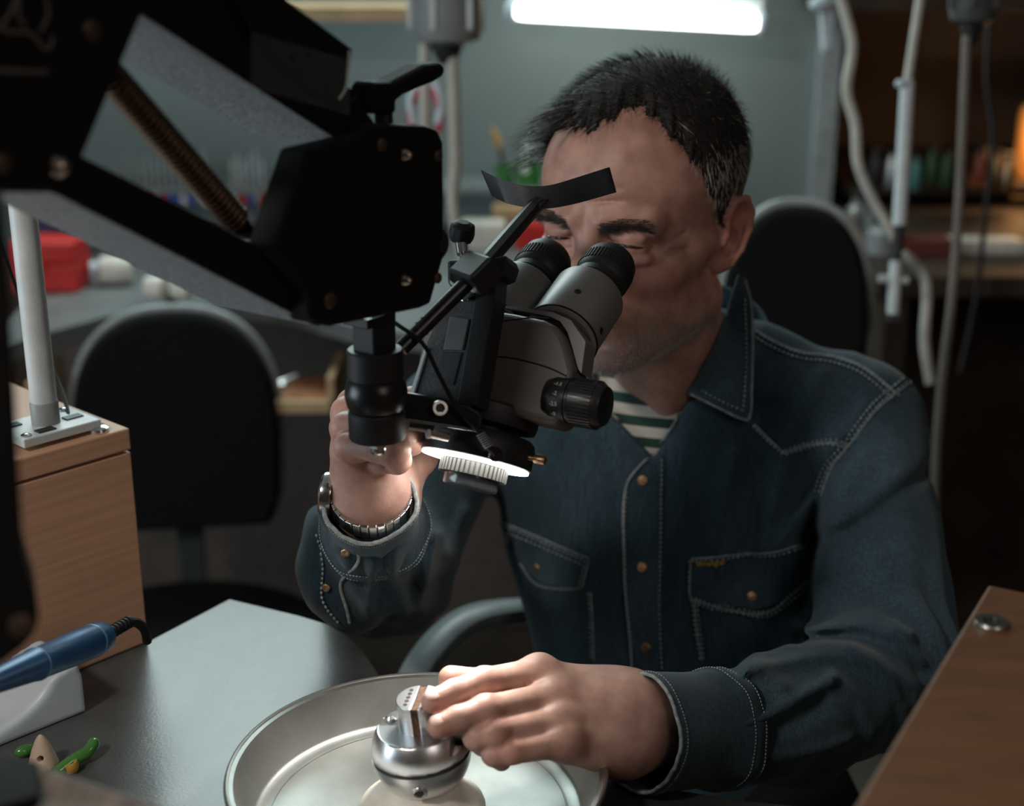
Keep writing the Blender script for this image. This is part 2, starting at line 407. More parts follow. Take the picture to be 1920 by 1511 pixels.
#==TRAY AND VISE==
tc_ = WZ(783, 1440, TZ+.033); tc_[2] = TZ
TR = 354*(tc_-CAM)@FW/FPX*.985
tray = thing('round_steel_tray', 'shallow round worn steel tray under the ball vise', 'tray', tc_)
MB().lathe(tc_, EZ, [(.001, .0016), (TR*.80, .0016), (TR*.865, .0022), (TR*.885, .0045), (TR*.965, .0335), (TR*1.0, .0345), (TR*1.004, .0325), (TR*.98, .0305), (TR*.90, .003), (TR*.87, .0), (.001, 0)], 96).build('pan', TRAYM, tray, 40)
MB().tube([tc_+np.array([math.cos(t)*TR, math.sin(t)*TR, .0335]) for t in np.linspace(0, 2*math.pi, 96, endpoint=False)], .0017, 8, True).build('rim', STEEL, tray)
MB().tube([tc_+np.array([math.cos(t)*TR*.80, math.sin(t)*TR*.80, .0014]) for t in np.linspace(0, 2*math.pi, 96, endpoint=False)], .0009, 6, True).build('floor_step', TRAYM, tray)
# ball vise
BD = (W(785, 1400, 1)-CAM)
def vdepth(u, v, z):
    return (WZ(u, v, z)-CAM)@FW
vc = WZ(790, 1405, TZ+.047); vb = np.array([vc[0], vc[1], TZ+.002]); BR = 94*((vc-CAM)@FW)/FPX
vise = thing('ball_vise', 'silver engraving ball vise on a cream ring in the tray', 'vise', vb)
VA = nrm((-.10, -.02, 1))     # the ball is tipped a little
bc = vb+np.array([0, 0, .045])
ring_h = bc[2]-vb[2]
MB().lathe(vb, EZ, [(.0405, 0), (.0408, .003), (.040, .0055), (.036, .009), (.0305, .0135), (.0262, .0185), (.0232, .0228), (.0212, .0228), (.0196, .018), (.030, .003)], 64, closed=True).build('base_ring', CREAM, vise, 60, label='cream plastic support ring')
def ballprof(a0, a1, k=14, r=BR): return [(r*math.cos(t), r*math.sin(t)) for t in np.linspace(a0, a1, k)]
MB().lathe(bc, VA, [(.001, -BR*.92)]+[p for p in ballprof(-1.15, -.03)]+[(.001, -BR*.03)], 64).build('lower_half', ALU, vise, 40)
MB().lathe(bc, VA, [(BR*.975, -.0014), (BR*.975, .0012)], 64).build('parting_groove', DARKMET, vise)
# upper half: dome cut flat, with a slot cut at the right end
bx_, by_, bz_ = frame(VA, (0, 1, 0))
JX = nrm(np.array([1, -.25, 0])-VA*(np.array([1, -.25, 0])@VA)); JY = np.cross(VA, JX)
def upper():
    bm = bmesh.new(); n = 96; prof = ballprof(.035, .62, 10); top = prof[-1][1]
    rings = []
    for r, h in prof:
        rings.append([bm.verts.new(bc+VA*h+(JX*math.cos(t)+JY*math.sin(t))*r) for t in np.linspace(0, 2*math.pi, n, endpoint=False)])
    for a, b in zip(rings, rings[1:]):
        for k in range(n): bm.faces.new((a[k], a[(k+1) % n], b[(k+1) % n], b[k]))
    bm.faces.new(rings[-1]); bm.faces.new(rings[0][::-1])
    me = bpy.data.meshes.new('t'); bm.to_mesh(me); v = np.array([x.co[:] for x in me.vertices]); f = [tuple(p.vertices) for p in me.polygons]
    bm.free(); return v, f, top
# the notch at the right end comes from a signed-distance cut so the slot is real
top_h = BR*math.sin(.60)
def f_upper(P):
    q = P-bc; h = q@VA; x = q@JX; y = q@JY
    d = np.linalg.norm(q, axis=1)-BR
    d = np.maximum(d, .0012-h); d = np.maximum(d, h-top_h)
    slot = np.maximum(np.maximum(.6*BR-x, np.abs(y-.002)-.0052), .006-h)     # open end of the jaw channel
    slot2 = np.maximum(np.abs(y-.002)-.0032, .0085-h)                         # the channel itself
    slot3 = np.maximum(np.maximum(.78*BR-x, y-.012), np.maximum(-y-.018, .0075-h))
    return np.maximum(d, np.maximum(np.maximum(-slot, -slot2), -slot3))
v, f = nets(f_upper, bc-BR*1.15, bc+BR*1.15, .0009); mesh_obj('upper_half', v, f, ALU, vise, 30)
MB().cyl(bc+VA*(top_h*.62)+JX*(BR*.05)+JY*.002, bc+VA*(top_h*.62)+JX*(BR*.93)+JY*.002, .0032, n=16).tube(
    [bc+VA*(top_h*.62)+JX*(BR*(.1+.78*k/120))+JY*.002+(VA*math.cos(k*.9)+JY*math.sin(k*.9))*.0033 for k in range(121)], .0006, 5).build('jaw_screw', STEEL, vise)
MB().lathe(bc+VA*(top_h*.62)+JX*(BR*.925)+JY*.002, JX, [(.0016, .0005), (.0016, .0012)], 6).build('screw_socket', DARKMET, vise)
MB().box(bc+VA*(top_h*.72)+JX*(BR*.86)+JY*.0105, (.0055, .0045, .0075), (JX, JY, VA)).build('end_stop', STEEL, vise, None, .0005)
MB().lathe(bc+VA*(top_h+.001)-JX*BR*.62+JY*.004, VA, [(.0035, -.002), (.0035, .001), (.002, .0025)], 14).build('side_pin', STEEL, vise)
sp_ = bc+nrm(np.array([.02, -1, -.42]))*BR*.985
MB().lathe(sp_, nrm(np.array([.02, -1, -.42])), [(.0052, -.004), (.0052, .0012), (.0036, .0018), (.0036, -.003)], 24).build('set_screw', STEEL, vise)
MB().lathe(sp_, nrm(np.array([.02, -1, -.42])), [(.0026, -.002), (.0026, .0014)], 6).build('hex_socket', DARKMET, vise)
# split cylinder clamped in the vise
CC = WP(776, 1345, bc, FW)
CC = bc+VA*top_h+JX*(.0025)+JY*.002
CR = .0150; CH = .0190
cl = thing('split_cylinder_clamp', 'split steel cylinder with a drilled top held in the vise', 'clamp', CC)
SY = nrm(np.cross(VA, np.array([.25, -1, 0])))
gap = .0022; SD = nrm(np.array([-.16, -.98, 0])-VA*(np.array([-.16, -.98, 0])@VA)); SN = np.cross(VA, SD)
for sg in (-1, 1):
    pts = []
    a0 = math.asin(gap/CR)
    for t in np.linspace(a0, math.pi-a0, 26): pts.append(CC-VA*.004+SD*CR*math.cos(t)+SN*sg*CR*math.sin(t))
    MB().prism(pts if sg > 0 else pts[::-1], VA*(CH+.004)).build('half_shell', ALU, cl, 30, .0006)
MB().box(CC+VA*(CH*.47), (CR*.93, gap*.98, CH*.50), (SD, SN, VA)).build('cork_strip', mk('rust_cork', (.085, .042, .024), .9, var=.5, ns=400, bump=.8, bs=900), cl, None, label='rust brown strip between the halves')
for ix in range(-2, 3):
    for iy in range(-2, 3):
        p = CC+VA*(CH+.0001)+SD*(ix*.0043)+SN*((iy+.5)*.0046)
        if np.hypot(ix*.0043, (iy+.5)*.0046) < CR*.86 and abs((iy+.5)*.0046) > gap+.0008:
            MB().lathe(p, VA, [(.0014, -.0004), (.0014, .00015)], 12).build('drill_hole', DARKMET, cl)

#==BALANCE ARM==
AP1 = W(0, 300, .60); AP2 = W(830, 420, .86)
ah = AP2-AP1; ah[2] = 0; ah = nrm(ah); AN = np.array([ah[1], -ah[0], 0]); AN = AN if AN[1] < 0 else -AN   # plane normal, towards the viewer
def ap(u, v, off=0.): return WP(u, v, AP1+AN*off, AN)
def plate(name, poly, t, mat, parent, off=0., bevel=.0012):
    p = [ap(u, v, off) for u, v in poly]
    return MB().prism(p, -AN*t).build(name, mat, parent, None, bevel)
arm = thing('microscope_arm', 'large black spring-balanced microscope arm reaching in from the upper left', 'support arm', ap(0, 420))
plate('rear_plate', [(-120, -140), (300, -140), (268, 22), (156, 292), (120, 352), (-120, 352)], .016, BLACK, arm, .010)
plate('upper_bar', [(120, -140), (430, -140), (560, 40), (702, 228), (706, 258), (640, 266), (268, 28), (100, 40)], .055, BLACK, arm)
plate('underside_sheen', [(266, 30), (640, 268), (641, 263), (268, 25)], .072, SHEEN, arm, -.001, 0)  # added strip: grazing sheen under the bar, put into its colour
plate('lower_bar', [(-120, 300), (150, 290), (475, 456), (600, 470), (600, 611), (586, 606), (96, 358), (-120, 356)], .055, BLACK, arm)
plate('underside_sheen', [(-120, 360), (96, 361), (586, 609), (600, 612), (600, 606), (586, 602), (96, 354), (-120, 353)], .078, SHEEN, arm, -.001, 0)  # same painted sheen under the lower bar
plate('top_block', [(380, -140), (440, -140), (540, 0), (662, 92), (648, 192), (600, 178), (470, 60)], .012, BLACK, arm, .008)
br = plate('end_bracket', [(575, 283), (660, 262), (690, 236), (702, 233), (800, 236), (822, 244), (832, 268), (833, 480), (808, 570), (790, 578), (622, 613), (594, 608), (578, 588), (577, 548), (514, 462)], .020, BLACK, arm, .014, .002)
def bolt(u, v, r, dome, mat, off=.0145, parent=arm):
    p = ap(u, v, off)
    if dome: prof = [(r*1.1, 0), (r*1.1, .0015), (r*.9, .0022), (r*.8, .004), (r*.4, .0058), (.0003, .006)]
    else: prof = [(r, 0), (r, .0012), (r*.85, .0018), (.0003, .002)]
    return MB().lathe(p, AN, prof, 24).build('bolt', mat, parent, 70)
for (u, v, r, dm, off) in ((170, 57, .0048, 0, .0105), (108, 312, .0048, 1, .0105), (2, 306, .0045, 0, .0105), (714, 272, .0040, 0, .0145), (757, 290, .0032, 1, .0145), (820, 292, .0036, 0, .0145), (757, 525, .0032, 1, .0145), (819, 521, .0034, 0, .0145), (617, 563, .0045, 0, .0145)):
    bolt(u, v, r, dm, mk('warm_steel', (.42, .34, .27), .30, 1, var=.1) if dm else BRONZE, off)
# spring
s0 = ap(196, 130, -.030); s1 = ap(456, 428, -.030); sx, sy, sa = frame(s1-s0); sl_ = np.linalg.norm(s1-s0); turns = 33
MB().tube([s0+sa*sl_*(t*.95)+(sx*math.cos(2*math.pi*turns*t)+sy*math.sin(2*math.pi*turns*t))*.0072 for t in np.linspace(0, 1, turns*14)], .0012, 6).build('spring', SPRINGM, arm, label='bronzed coil spring')
MB().cyl(s0, s1, .0052).build('spring_rod', BLACK, arm)
MB().tube(curve([s1-sa*.012, s1-sa*.002+sx*.003, s1+sa*.004+sx*.001, s1+sa*.003-sx*.005, s1-sa*.006-sx*.006], 24), .0028, 8).build('spring_hook', BLKSAT, arm)
# clamping lever on the bracket
lv = [(697, 160), (703, 154), (738, 153), (800, 121), (828, 117), (838, 126), (834, 144), (817, 154), (760, 178), (745, 190), (745, 214), (695, 214)]
plate('clamp_lever', lv, .017, BLACK, arm, .0, .003)
lp = ap(720, 236, -.0085); MB().cyl(lp-EZ*.004, lp+EZ*.010, .0054).build('lever_stud', BLKSAT, arm)
# rubber knob behind the bracket edge, star knob with its stud
kp = W(800, 455, .845)
MB().lathe(kp, nrm((.55, -.8, .1)), [(.002, -.012), (.0125, -.012), (.0135, -.010), (.0135, .003), (.011, .008), (.004, .010)], 28).build('focus_knob', BLKSAT, arm)
for k in range(26):
    t = 2*math.pi*k/26; fx, fy, fa = frame(nrm((.55, -.8, .1)))
    MB().box(kp+fa*(-.014)+(fx*math.cos(t)+fy*math.sin(t))*.0135, (.0006, .0006, .004), (fx*math.cos(t)+fy*math.sin(t), -fx*math.sin(t)+fy*math.cos(t), fa)).build('knurl', CHROME, arm, None)
# the lower black limb at the left frame edge
LP0 = W(0, 800, .52); LN = np.array([.35, -.93, 0])
lpoly = [(-140, 380), (6, 372), (14, 480), (30, 760), (44, 1040), (70, 1128), (74, 1160), (66, 1190), (44, 1216), (0, 1250), (-140, 1300)]
MB().prism([WP(u, v, LP0, LN) for u, v in lpoly], -LN*.03).build('lower_limb', BLACK, arm, None, .0015)
MB().lathe(WP(40, 1172, LP0, LN), LN, [(.0048, 0), (.0048, .0015), (.003, .0022), (.0003, .0024)], 20).build('bolt', BRONZE, arm)
MB().tube(curve([W(-20, 400, 1.0), W(5, 470, 1.02), W(32, 545, 1.08), W(66, 640, 1.10), W(104, 705, 1.10), W(122, 752, 1.08), W(130, 784, 1.06)], 40), .0016, 6).build('thin_cable', RUBBER, arm)
# maker's lettering on the rear plate
lg = MB()
for st in ([(-30, 70), (8, 40), (36, -8)], [(-6, 52), (20, 60), (48, 60), (66, 72), (84, 92), (96, 84), (97, 68)], [(36, -8), (33, 12), (36, 34), (46, 48)], [(82, -10), (90, 16), (86, 40), (74, 60)], [(28, -10), (30, 20)]):
    lg.tube([ap(u, v, .0107) for u, v in curve([(a, b) for a, b in st], 24)], .00085, 6)
lg.build('lettering', mk('printed_grey', (.12, .105, .10), .7), arm)
l2 = MB()
for x0 in np.arange(-8, 92, 9.2): l2.box(ap(x0, 132+.03*x0, .0105), (.00085, .0006, .0010), (ah, AN, EZ))
l2.build('small_print', mk('printed_grey', (.12, .105, .10), .7), arm, None)
# leftover clear film on the arm
fm = MB(); vv = []
for i in range(13):
    for j in range(9):
        u = 470+i*15.5; v_ = 60+(u-470)*.28+j*13
        vv.append(ap(u, v_, .0095+.0012*math.sin(i*1.3+j*2.1)+.0011*math.sin(i*2.7-j*1.1)))
fm.add(vv, [(i*9+j, (i+1)*9+j, (i+1)*9+j+1, i*9+j+1) for i in range(12) for j in range(8)])
fm.build('protective_film', FILM, arm, 180, label='crinkled clear plastic film')
MB().tube(curve([ap(655, 95, .009), ap(652, 130, .009), ap(648, 165, .009), ap(636, 186, .009)], 20), .0008, 6).build('film_edge', mk('film_edge', (.7, .75, .75), .15, alpha=.8, spec=.9), arm)
MB().tube(curve([ap(640, 192, .0), ap(660, 190, .0), ap(666, 178, .0), ap(655, 168, .0)], 20), .0010, 6).build('thin_cable', RUBBER, arm)
# vertical ball joint under the bracket
JD = .865
jp = lambda v: W(708, v, JD)
jb = jp(820); 
def jz(v): return (jb-jp(v))@(-UP)/math.cos(PIT)
JS = JD/FPX
j0 = jb
def hz(v): return (820-v)*JS/math.cos(PIT+.02)
MB().lathe(j0, EZ, [(.0172, 0), (.0178, .001), (.0178, hz(772)), (.0168, hz(768))], 48).build('lower_collar', BLKSAT, arm)
MB().lathe(j0, EZ, [(.0150, hz(772)), (.0182, hz(760)), (.0196, hz(742)), (.0194, hz(730)), (.0178, hz(714)), (.016, hz(708))], 48).build('ball', BLKGLOSS, arm)
MB().lathe(j0, EZ, [(.0168, hz(709)), (.0174, hz(707)), (.0174, hz(660)), (.0165, hz(657))], 48).build('upper_collar', BLKSAT, arm)
MB().box(j0+EZ*hz(628), (.0105, .0085, .014), (ah, AN, EZ)).build('joint_block', BLKSAT, arm, None, .001)
MB().box(j0+EZ*hz(600)-ah*.004, (.013, .010, .003), (ah, AN, EZ)).build('joint_flange', BLKGLOSS, arm, None, .0006)
MB().lathe(j0, EZ, [(.0056, -.0005), (.0056, -.0062), (.0048, -.0065)], 6).build('hex_nut', CHROME, arm)
MB().lathe(j0, EZ, [(.0048, -.0064), (.0049, -.009), (.0042, -.0105), (.002, -.0115), (.0003, -.0117)], 20).build('nut_dome', CHROME, arm, 60)

#==MICROSCOPE==
uh = nrm((.47, .88, 0)); ML = np.array([uh[1], -uh[0], 0]); TI = math.radians(28.5)
MA = uh*math.sin(TI)+EZ*math.cos(TI); MU = uh*math.cos(TI)-EZ*math.sin(TI)
O = W(891, 868, .92); RR = .0375
rl = thing('ring_light', 'black ring light with a glowing white underside below the microscope', 'ring light', O)
MB().lathe(O, MA, [(RR*.60, .001), (RR*.955, .001), (RR*1.0, .0018), (RR*1.0, .014), (RR*.97, .0185), (RR*.90, .021), (RR*.60, .022)], 72, closed=True).build('housing', BLKSAT, rl)
MB().lathe(O, MA, [(RR*.60, -.0004), (RR*.965, -.0004), (RR*.965, .0015), (RR*.60, .0015)], 72, closed=True).build('diffuser', EMRING, rl)
sl = bpy.data.lights.new('ring_light_leds', 'SPOT'); sl.energy = 3.4; sl.color = (1.0, .97, .91); sl.spot_size = math.radians(80); sl.spot_blend = .5; sl.shadow_soft_size = .022
slo_ = bpy.data.objects.new('ring_light_leds', sl); COL.objects.link(slo_); slo_.location = O-MA*.021
slo_.rotation_euler = Vector(-MA).to_track_quat('-Z', 'Y').to_euler()
tw = O+ML*RR*.92+MA*.010-uh*.004
MB().cyl(O+ML*RR*.75+MA*.010, O+ML*RR*1.12+MA*.010, .0018).build('screw_shaft', BRASS, rl)
MB().lathe(O+ML*RR*1.12+MA*.010, ML, [(.0028, 0), (.0030, .0006), (.0030, .007), (.0026, .0076)], 16).build('thumb_screw', COPPER, rl)
ms = thing('stereo_microscope', 'grey stereo microscope with black eyepieces hanging from the arm', 'microscope', O+MA*.03)
kn = MB(); kx, ky, _ = frame(MA)
kn.lathe(O, MA, [(RR*.575, -.001), (RR*.575, -.0095), (RR*.45, -.0098)], 48)
for k in range(44):
    t = 2*math.pi*k/44; r_ = kx*math.cos(t)+ky*math.sin(t)
    kn.box(O+r_*RR*.585-MA*.0052, (.0011, .0010, .0042), (r_, np.cross(MA, r_), MA))
kn.build('knurled_ring', mk('pale_knurl', (.07, .072, .068), .5), ms)
MB().lathe(O, MA, [(RR*.30, -.0175), (RR*.47, -.0172), (RR*.49, -.0160), (RR*.49, -.0098), (RR*.30, -.0095)], 48).build('objective_lens', mk('objective_barrel', (.05, .055, .058), .18, spec=.7), ms)
MB().lathe(O, MA, [(RR*.58, .0), (RR*.58, .024), (RR*.92, .026), (RR*.95, .030), (RR*.95, .038), (RR*.90, .040)], 56).build('objective_barrel', BLKSAT, ms)
# body
P0 = O+MA*.085
def mp3(u, v, off=0.): return WP(u, v, P0+MU*off, MU)
def mprism(name, poly, off, t, mat, parent=ms, bevel=.001, smooth=None):
    return MB().prism([mp3(u, v, off) for u, v in poly], MU*t).build(name, mat, parent, smooth, bevel)
body = [(800, 580), (905, 578), (960, 586), (1018, 598), (1038, 608), (1052, 626), (1062, 652), (1072, 692), (1064, 738), (1046, 792), (1030, 795), (990, 786), (895, 757), (770, 735)]
b_ = mprism('body', body, -.020, .030, GREYENAMEL2, bevel=.005); b_.modifiers[0].segments = 4
mprism('top_cover', [(860, 566), (905, 570), (962, 580), (1030, 593), (1050, 602), (1064, 622), (1074, 655), (1084, 692), (1090, 700), (1098, 640), (1070, 600), (1036, 585), (960, 574)], -.010, .018, GREYENAMEL, bevel=.003)
sm = [(910, 668), (950, 670), (990, 678), (1030, 690), (1062, 705)]
MB().tube([mp3(u, v, -.0202) for u, v in curve(sm, 30)], .0005, 6).build('seam_line', BLACK, ms)
MB().tube([mp3(u, v, -.0202) for u, v in curve([(890, 600), (935, 602), (990, 596), (1030, 597)], 30)], .0005, 6).build('seam_line', BLACK, ms)
# zoom knob
kb = W(1040, 747, .892)
MB().lathe(kb, ML, [(.0125, -.004), (.0142, .0), (.0150, .002), (.0150, .012), (.0142, .0125), (.0142, .014), (.0152, .015), (.0148, .032), (.0125, .036), (.003, .037)], 48).build('zoom_knob', BLKGLOSS, ms)
zk = MB(); zx, zy, _ = frame(ML)
for k in range(40):
    t = 2*math.pi*k/40; r_ = zx*math.cos(t)+zy*math.sin(t); zk.box(kb+ML*.0235+r_*.0151, (.0007, .0006, .0078), (r_, np.cross(ML, r_), ML))
zk.build('knob_ribs', BLKGLOSS, ms, None)
def text_on(name, body_, p, xdir, ydir, size, mat, parent, ext=.0001):
    cu = bpy.data.curves.new(name, 'FONT'); cu.body = body_; cu.size = size; cu.extrude = ext; cu.align_x = 'CENTER'; cu.align_y = 'CENTER'
    tmp = bpy.data.objects.new(name, cu); COL.objects.link(tmp); dg = bpy.context.evaluated_depsgraph_get()
    me = bpy.data.meshes.new_from_object(tmp.evaluated_get(dg)); bpy.data.objects.remove(tmp)
    x = nrm(xdir); z = nrm(np.cross(x, ydir)); y = np.cross(z, x)
    v = np.array([w.co[:] for w in me.vertices]); f = [tuple(p_.vertices) for p_ in me.polygons]
    return mesh_obj(name, np.asarray(p)+v[:, :1]*x+v[:, 1:2]*y+v[:, 2:]*z, f, mat, parent)
WPRINT = mk('white_print', (.5, .5, .48), .6)
for k, tx in enumerate(('1.5', '2', '2.5', '3')):
    t = math.radians(-38+k*26); cdir = nrm(-FW-ML*((-FW)@ML)); up_ = np.cross(ML, cdir); up_ = up_ if up_[2] > 0 else -up_
    r_ = cdir*math.cos(t)+up_*math.sin(-t)
    tang = nrm(np.cross(r_, ML)); tang = tang if tang[2] > 0 else -tang
    text_on('scale_mark', '-'+tx, kb+ML*.0062+r_*.0152, ML, tang, .0036, WPRINT, ms)
# binocular head
EA = MA*math.cos(math.radians(38))+MU*math.sin(math.radians(38))
T0 = W(1052, 632, .925)
for s_, base in ((0, T0), (1, T0-ML*.050-EZ*.002)):
    tb_ = MB().lathe(base, EA, [(.0225, -.001), (.0252, .0), (.0255, .0012), (.0255, .046), (.0250, .0475), (.0180, .049)], 64).build('binocular_tube', GREYENAMEL, ms, 40)
    MB().lathe(base, EA, [(.0255, .0005), (.0262, .0008), (.0262, .0016), (.0255, .0020)], 64, closed=True).build('rim_line', BLACK, tb_)
    MB().lathe(base, EA, [(.0215, -.0018), (.0228, -.0014), (.0228, .0), (.001, .0)], 48).build('end_face', mk('brown_face', (.075, .060, .047), .5), tb_)
    ep = MB().lathe(base, EA, [(.0175, .0485), (.0178, .050), (.0178, .054), (.0172, .0545), (.0172, .0565), (.0182, .057), (.0182, .062), (.0175, .0625), (.0180, .064), (.0192, .066), (.0192, .080), (.0186, .086), (.0165, .090), (.012, .0905), (.0115, .087), (.001, .086)], 56).build('eyepiece', BLKSAT, ms, 40)
    rb = MB(); rx_, ry_, _ = frame(EA)
    for k in range(48):
        t = 2*math.pi*k/48; r_ = rx_*math.cos(t)+ry_*math.sin(t); rb.box(base+EA*.0745+r_*.0192, (.0006, .0006, .0052), (r_, np.cross(EA, r_), EA))
    rb.build('grip_ribs', RUBBER, ep, None)
    for (al, an) in ((.010, 2.45), (.020, 1.25)) if s_ == 0 else ():
        c_ = nrm(-FW-EA*((-FW)@EA)); d_ = np.cross(EA, c_)
        r_ = c_*math.cos(an-1.57)+d_*math.sin(an-1.57)
        MB().lathe(base+EA*al+r_*.0253, r_, [(.0024, 0), (.0024, .0004), (.0014, .0005), (.0014, .0002)], 16).build('grub_screw', BLKGLOSS, tb_)
MB().box(T0-ML*.025+EA*.012-MA*.012, (.026, .017, .020), (ML, nrm(np.cross(EA, ML)), EA)).build('prism_housing', GREYENAMEL2, ms, None, .004)
# black focusing carriage at the back of the body
mprism('carriage_bar', [(905, 487), (948, 478), (953, 492), (946, 514), (936, 519), (930, 520), (927, 560), (893, 762), (855, 762), (890, 560)], -.048, .018, BLKSAT)
mprism('carriage_plate', [(836, 562), (902, 560), (866, 757), (772, 742), (800, 640)], -.046, .012, mk('speckled_dark_metal', (.035, .035, .037), .5, var=.5, ns=700, spec=.5, bump=.2, bs=900), bevel=.0015)
mprism('carriage_window', [(843, 592), (879, 598), (867, 656), (831, 655)], -.0475, .002, mk('dull_grey_metal', (.15, .15, .148), .4, .6), bevel=.0005)
mprism('carriage_recess', [(829, 660), (866, 660), (850, 722), (812, 712)], -.047, .002, mk('dark_grey_metal', (.035, .035, .036), .5, .3), bevel=.0005)
mprism('carriage_edge', [(796, 652), (801, 652), (775, 738), (769, 735)], -.048, .003, WHITEMET, bevel=0)
mprism('top_clamp', [(836, 486), (905, 483), (905, 545), (870, 558), (836, 530)], -.050, .024, BLKGLOSS, bevel=.003)
mprism('slide_shine', [(858, 560), (888, 545), (889, 553), (868, 565)], -.0515, .001, CHROME, bevel=.0004)
# star knob and stud
sk = mp3(866, 437, -.045)
skn = MB().lathe(sk, nrm((.15, -.2, 1)), [(.004, -.006), (.0085, -.005), (.0092, 0), (.0085, .006), (.004, .008)], 7); skn.build('star_knob', RUBBER, ms, 25, .0015)
MB().cyl(mp3(864, 450, -.045), mp3(868, 476, -.045), .0042).build('knob_ferrule', CHROME, ms)
MB().cyl(mp3(867, 474, -.045), mp3(871, 490, -.045), .0022).tube([mp3(867+4*t, 474+16*t, -.045)+np.array([math.cos(t*50), math.sin(t*50), 0])*.0022 for t in np.linspace(0, 1, 60)], .0005, 5).build('threaded_stud', STEEL, ms)
# rod carrying the brow rest
r0 = W(752, 654, .868); r1 = W(906, 500, .885); r2 = W(1008, 381, .965)
MB().cyl(r0, r1, .0052, n=24).build('lower_rod', BLKGLOSS, ms)
for t in (.24, .30): MB().cyl(r0+(r1-r0)*t, r0+(r1-r0)*(t+.012), .0056).build('rod_ring', BLKGLOSS, ms)
MB().cyl(r1-(r1-r0)*.06, r2, .0056, n=8).build('upper_rod', BLKSAT, ms)
MB().box(W(893, 512, .884), (.014, .009, .010), frame(r1-r0)).build('rod_clamp', BLKSAT, ms, None, .002)
MB().prism([W(988, 392, .955), W(1014, 372, .955), W(1030, 372, .958), W(994, 412, .952)], FW*.010).build('rod_tip', BLKSAT, ms, None, .001)
# brow rest: a bent strip
bt = [(901, 318, .990), (935, 334, .975), (975, 346, .966), (1010, 349, .964), (1040, 345, .966), (1080, 333, .975), (1143, 313, .995)]
bb_ = [(922, 367, .985), (950, 380, .970), (985, 388, .961), (1012, 391, .959), (1040, 389, .961), (1085, 380, .970), (1156, 360, .990)]
ct = curve([W(*p) for p in bt], 36); cb_ = curve([W(*p) for p in bb_], 36); n_ = min(len(ct), len(cb_)); mbp = MB(); th = FW*.0018
vv = []
for i in range(n_): vv += [ct[i], cb_[i], cb_[i]+th, ct[i]+th]
ff = [(0, 1, 2, 3), tuple(4*(n_-1)+k for k in (3, 2, 1, 0))]
for i in range(n_-1):
    for k in range(4): ff.append((4*i+k, 4*i+4+k, 4*i+4+(k+1) % 4, 4*i+(k+1) % 4))
mbp.add(vv, ff); mbp.build('brow_rest', mk('black_leather', (.020, .020, .024), .5, bump=.2, bs=700, spec=.4), ms, 60)
# swivel bracket from ball joint to carriage
def cpl(u, v, d): return W(u, v, d)
MB().prism([cpl(u, v, .872) for u, v in ((752, 733), (800, 741), (880, 760), (905, 776), (902, 806), (838, 800), (757, 784))], FW*.022).build('swivel_arm', BLKGLOSS, ms, None, .002)
MB().prism([cpl(u, v, .870) for u, v in ((758, 784), (838, 796), (902, 806), (900, 811), (838, 801), (758, 789))], FW*.020).build('slide_rail', CHROME, ms, None, .0003)
ha = nrm(-FW+RT*.25); MB().lathe(cpl(823, 765, .871), ha, [(.0045, -.003), (.0050, .0), (.0050, .004), (.0046, .0046), (.0030, .0046), (.0030, .001), (.0003, .001)], 24).build('socket_screw', STEEL, ms)
MB().lathe(cpl(823, 765, .871), ha, [(.0028, .001), (.0028, .0022)], 6).build('screw_socket', DARKMET, ms)
MB().cyl(cpl(766, 792, .876), cpl(812, 799, .88), .0045).build('pivot_pin', BLKGLOSS, ms)
MB().cyl(cpl(806, 812, .878), cpl(840, 820, .885), .0028).build('clamp_screw', STEEL, ms)
MB().lathe(cpl(806, 812, .878), nrm((-1, -.3, .1)), [(.0034, 0), (.0034, .002), (.003, .0024)], 16).build('screw_cap', WHITEMET, ms)
# cable to the ring light
lc = thing('lamp_cable', 'thin black cable running down to the ring light', 'cable', W(930, 852, .88))
MB().tube(curve([W(722, 592, .865), W(750, 612, .862), W(780, 632, .862), W(800, 655, .862), W(822, 700, .862), W(850, 752, .864), W(880, 790, .866), W(902, 814, .868)], 60), .0014, 8).build('wire', RUBBER, lc)
MB().tube(curve([W(901, 813, .868), W(916, 836, .870), W(928, 850, .874)], 12), [.0024]*12, 8).build('strain_relief', RUBBER, lc)
for k in range(7):
    t = k/6; MB().cyl(W(901+15*t, 813+23*t, .8675), W(902+15*t, 815+23*t, .8675), .0030).build('relief_rib', GREYPL, lc)
MB().lathe(W(929, 853, .876), nrm((.1, -1, .15)), [(.0044, -.004), (.0044, .001), (.0034, .0022), (.0003, .0026)], 18).build('plug', BLKGLOSS, lc)

#==PERSON==
def rotm(x, y, z):
    x, y, z = [math.radians(a) for a in (x, y, z)]
    Rx = np.array([[1, 0, 0], [0, math.cos(x), -math.sin(x)], [0, math.sin(x), math.cos(x)]])
    Ry = np.array([[math.cos(y), 0, math.sin(y)], [0, 1, 0], [-math.sin(y), 0, math.cos(y)]])
    Rz = np.array([[math.cos(z), -math.sin(z), 0], [math.sin(z), math.cos(z), 0], [0, 0, 1]])
    return Rz@Rx@Ry
HR = rotm(5, 0, -32); HP = np.array([.105, 1.135, 1.268]); HS = .95
def tohead(P): return (P-HP)@HR/HS
def fromhead(L): return np.asarray(L)*HS@HR.T+HP
SLj = W(1612, 800, 1.29); SRj = W(850, 790, 1.37); NB = W(1300, 720, 1.27)
ELj = W(1668, 1256, 1.11); WLj = W(1215, 1372, .925)
ERj = W(728, 1068, 1.20); WRj = W(694, 968, .965)
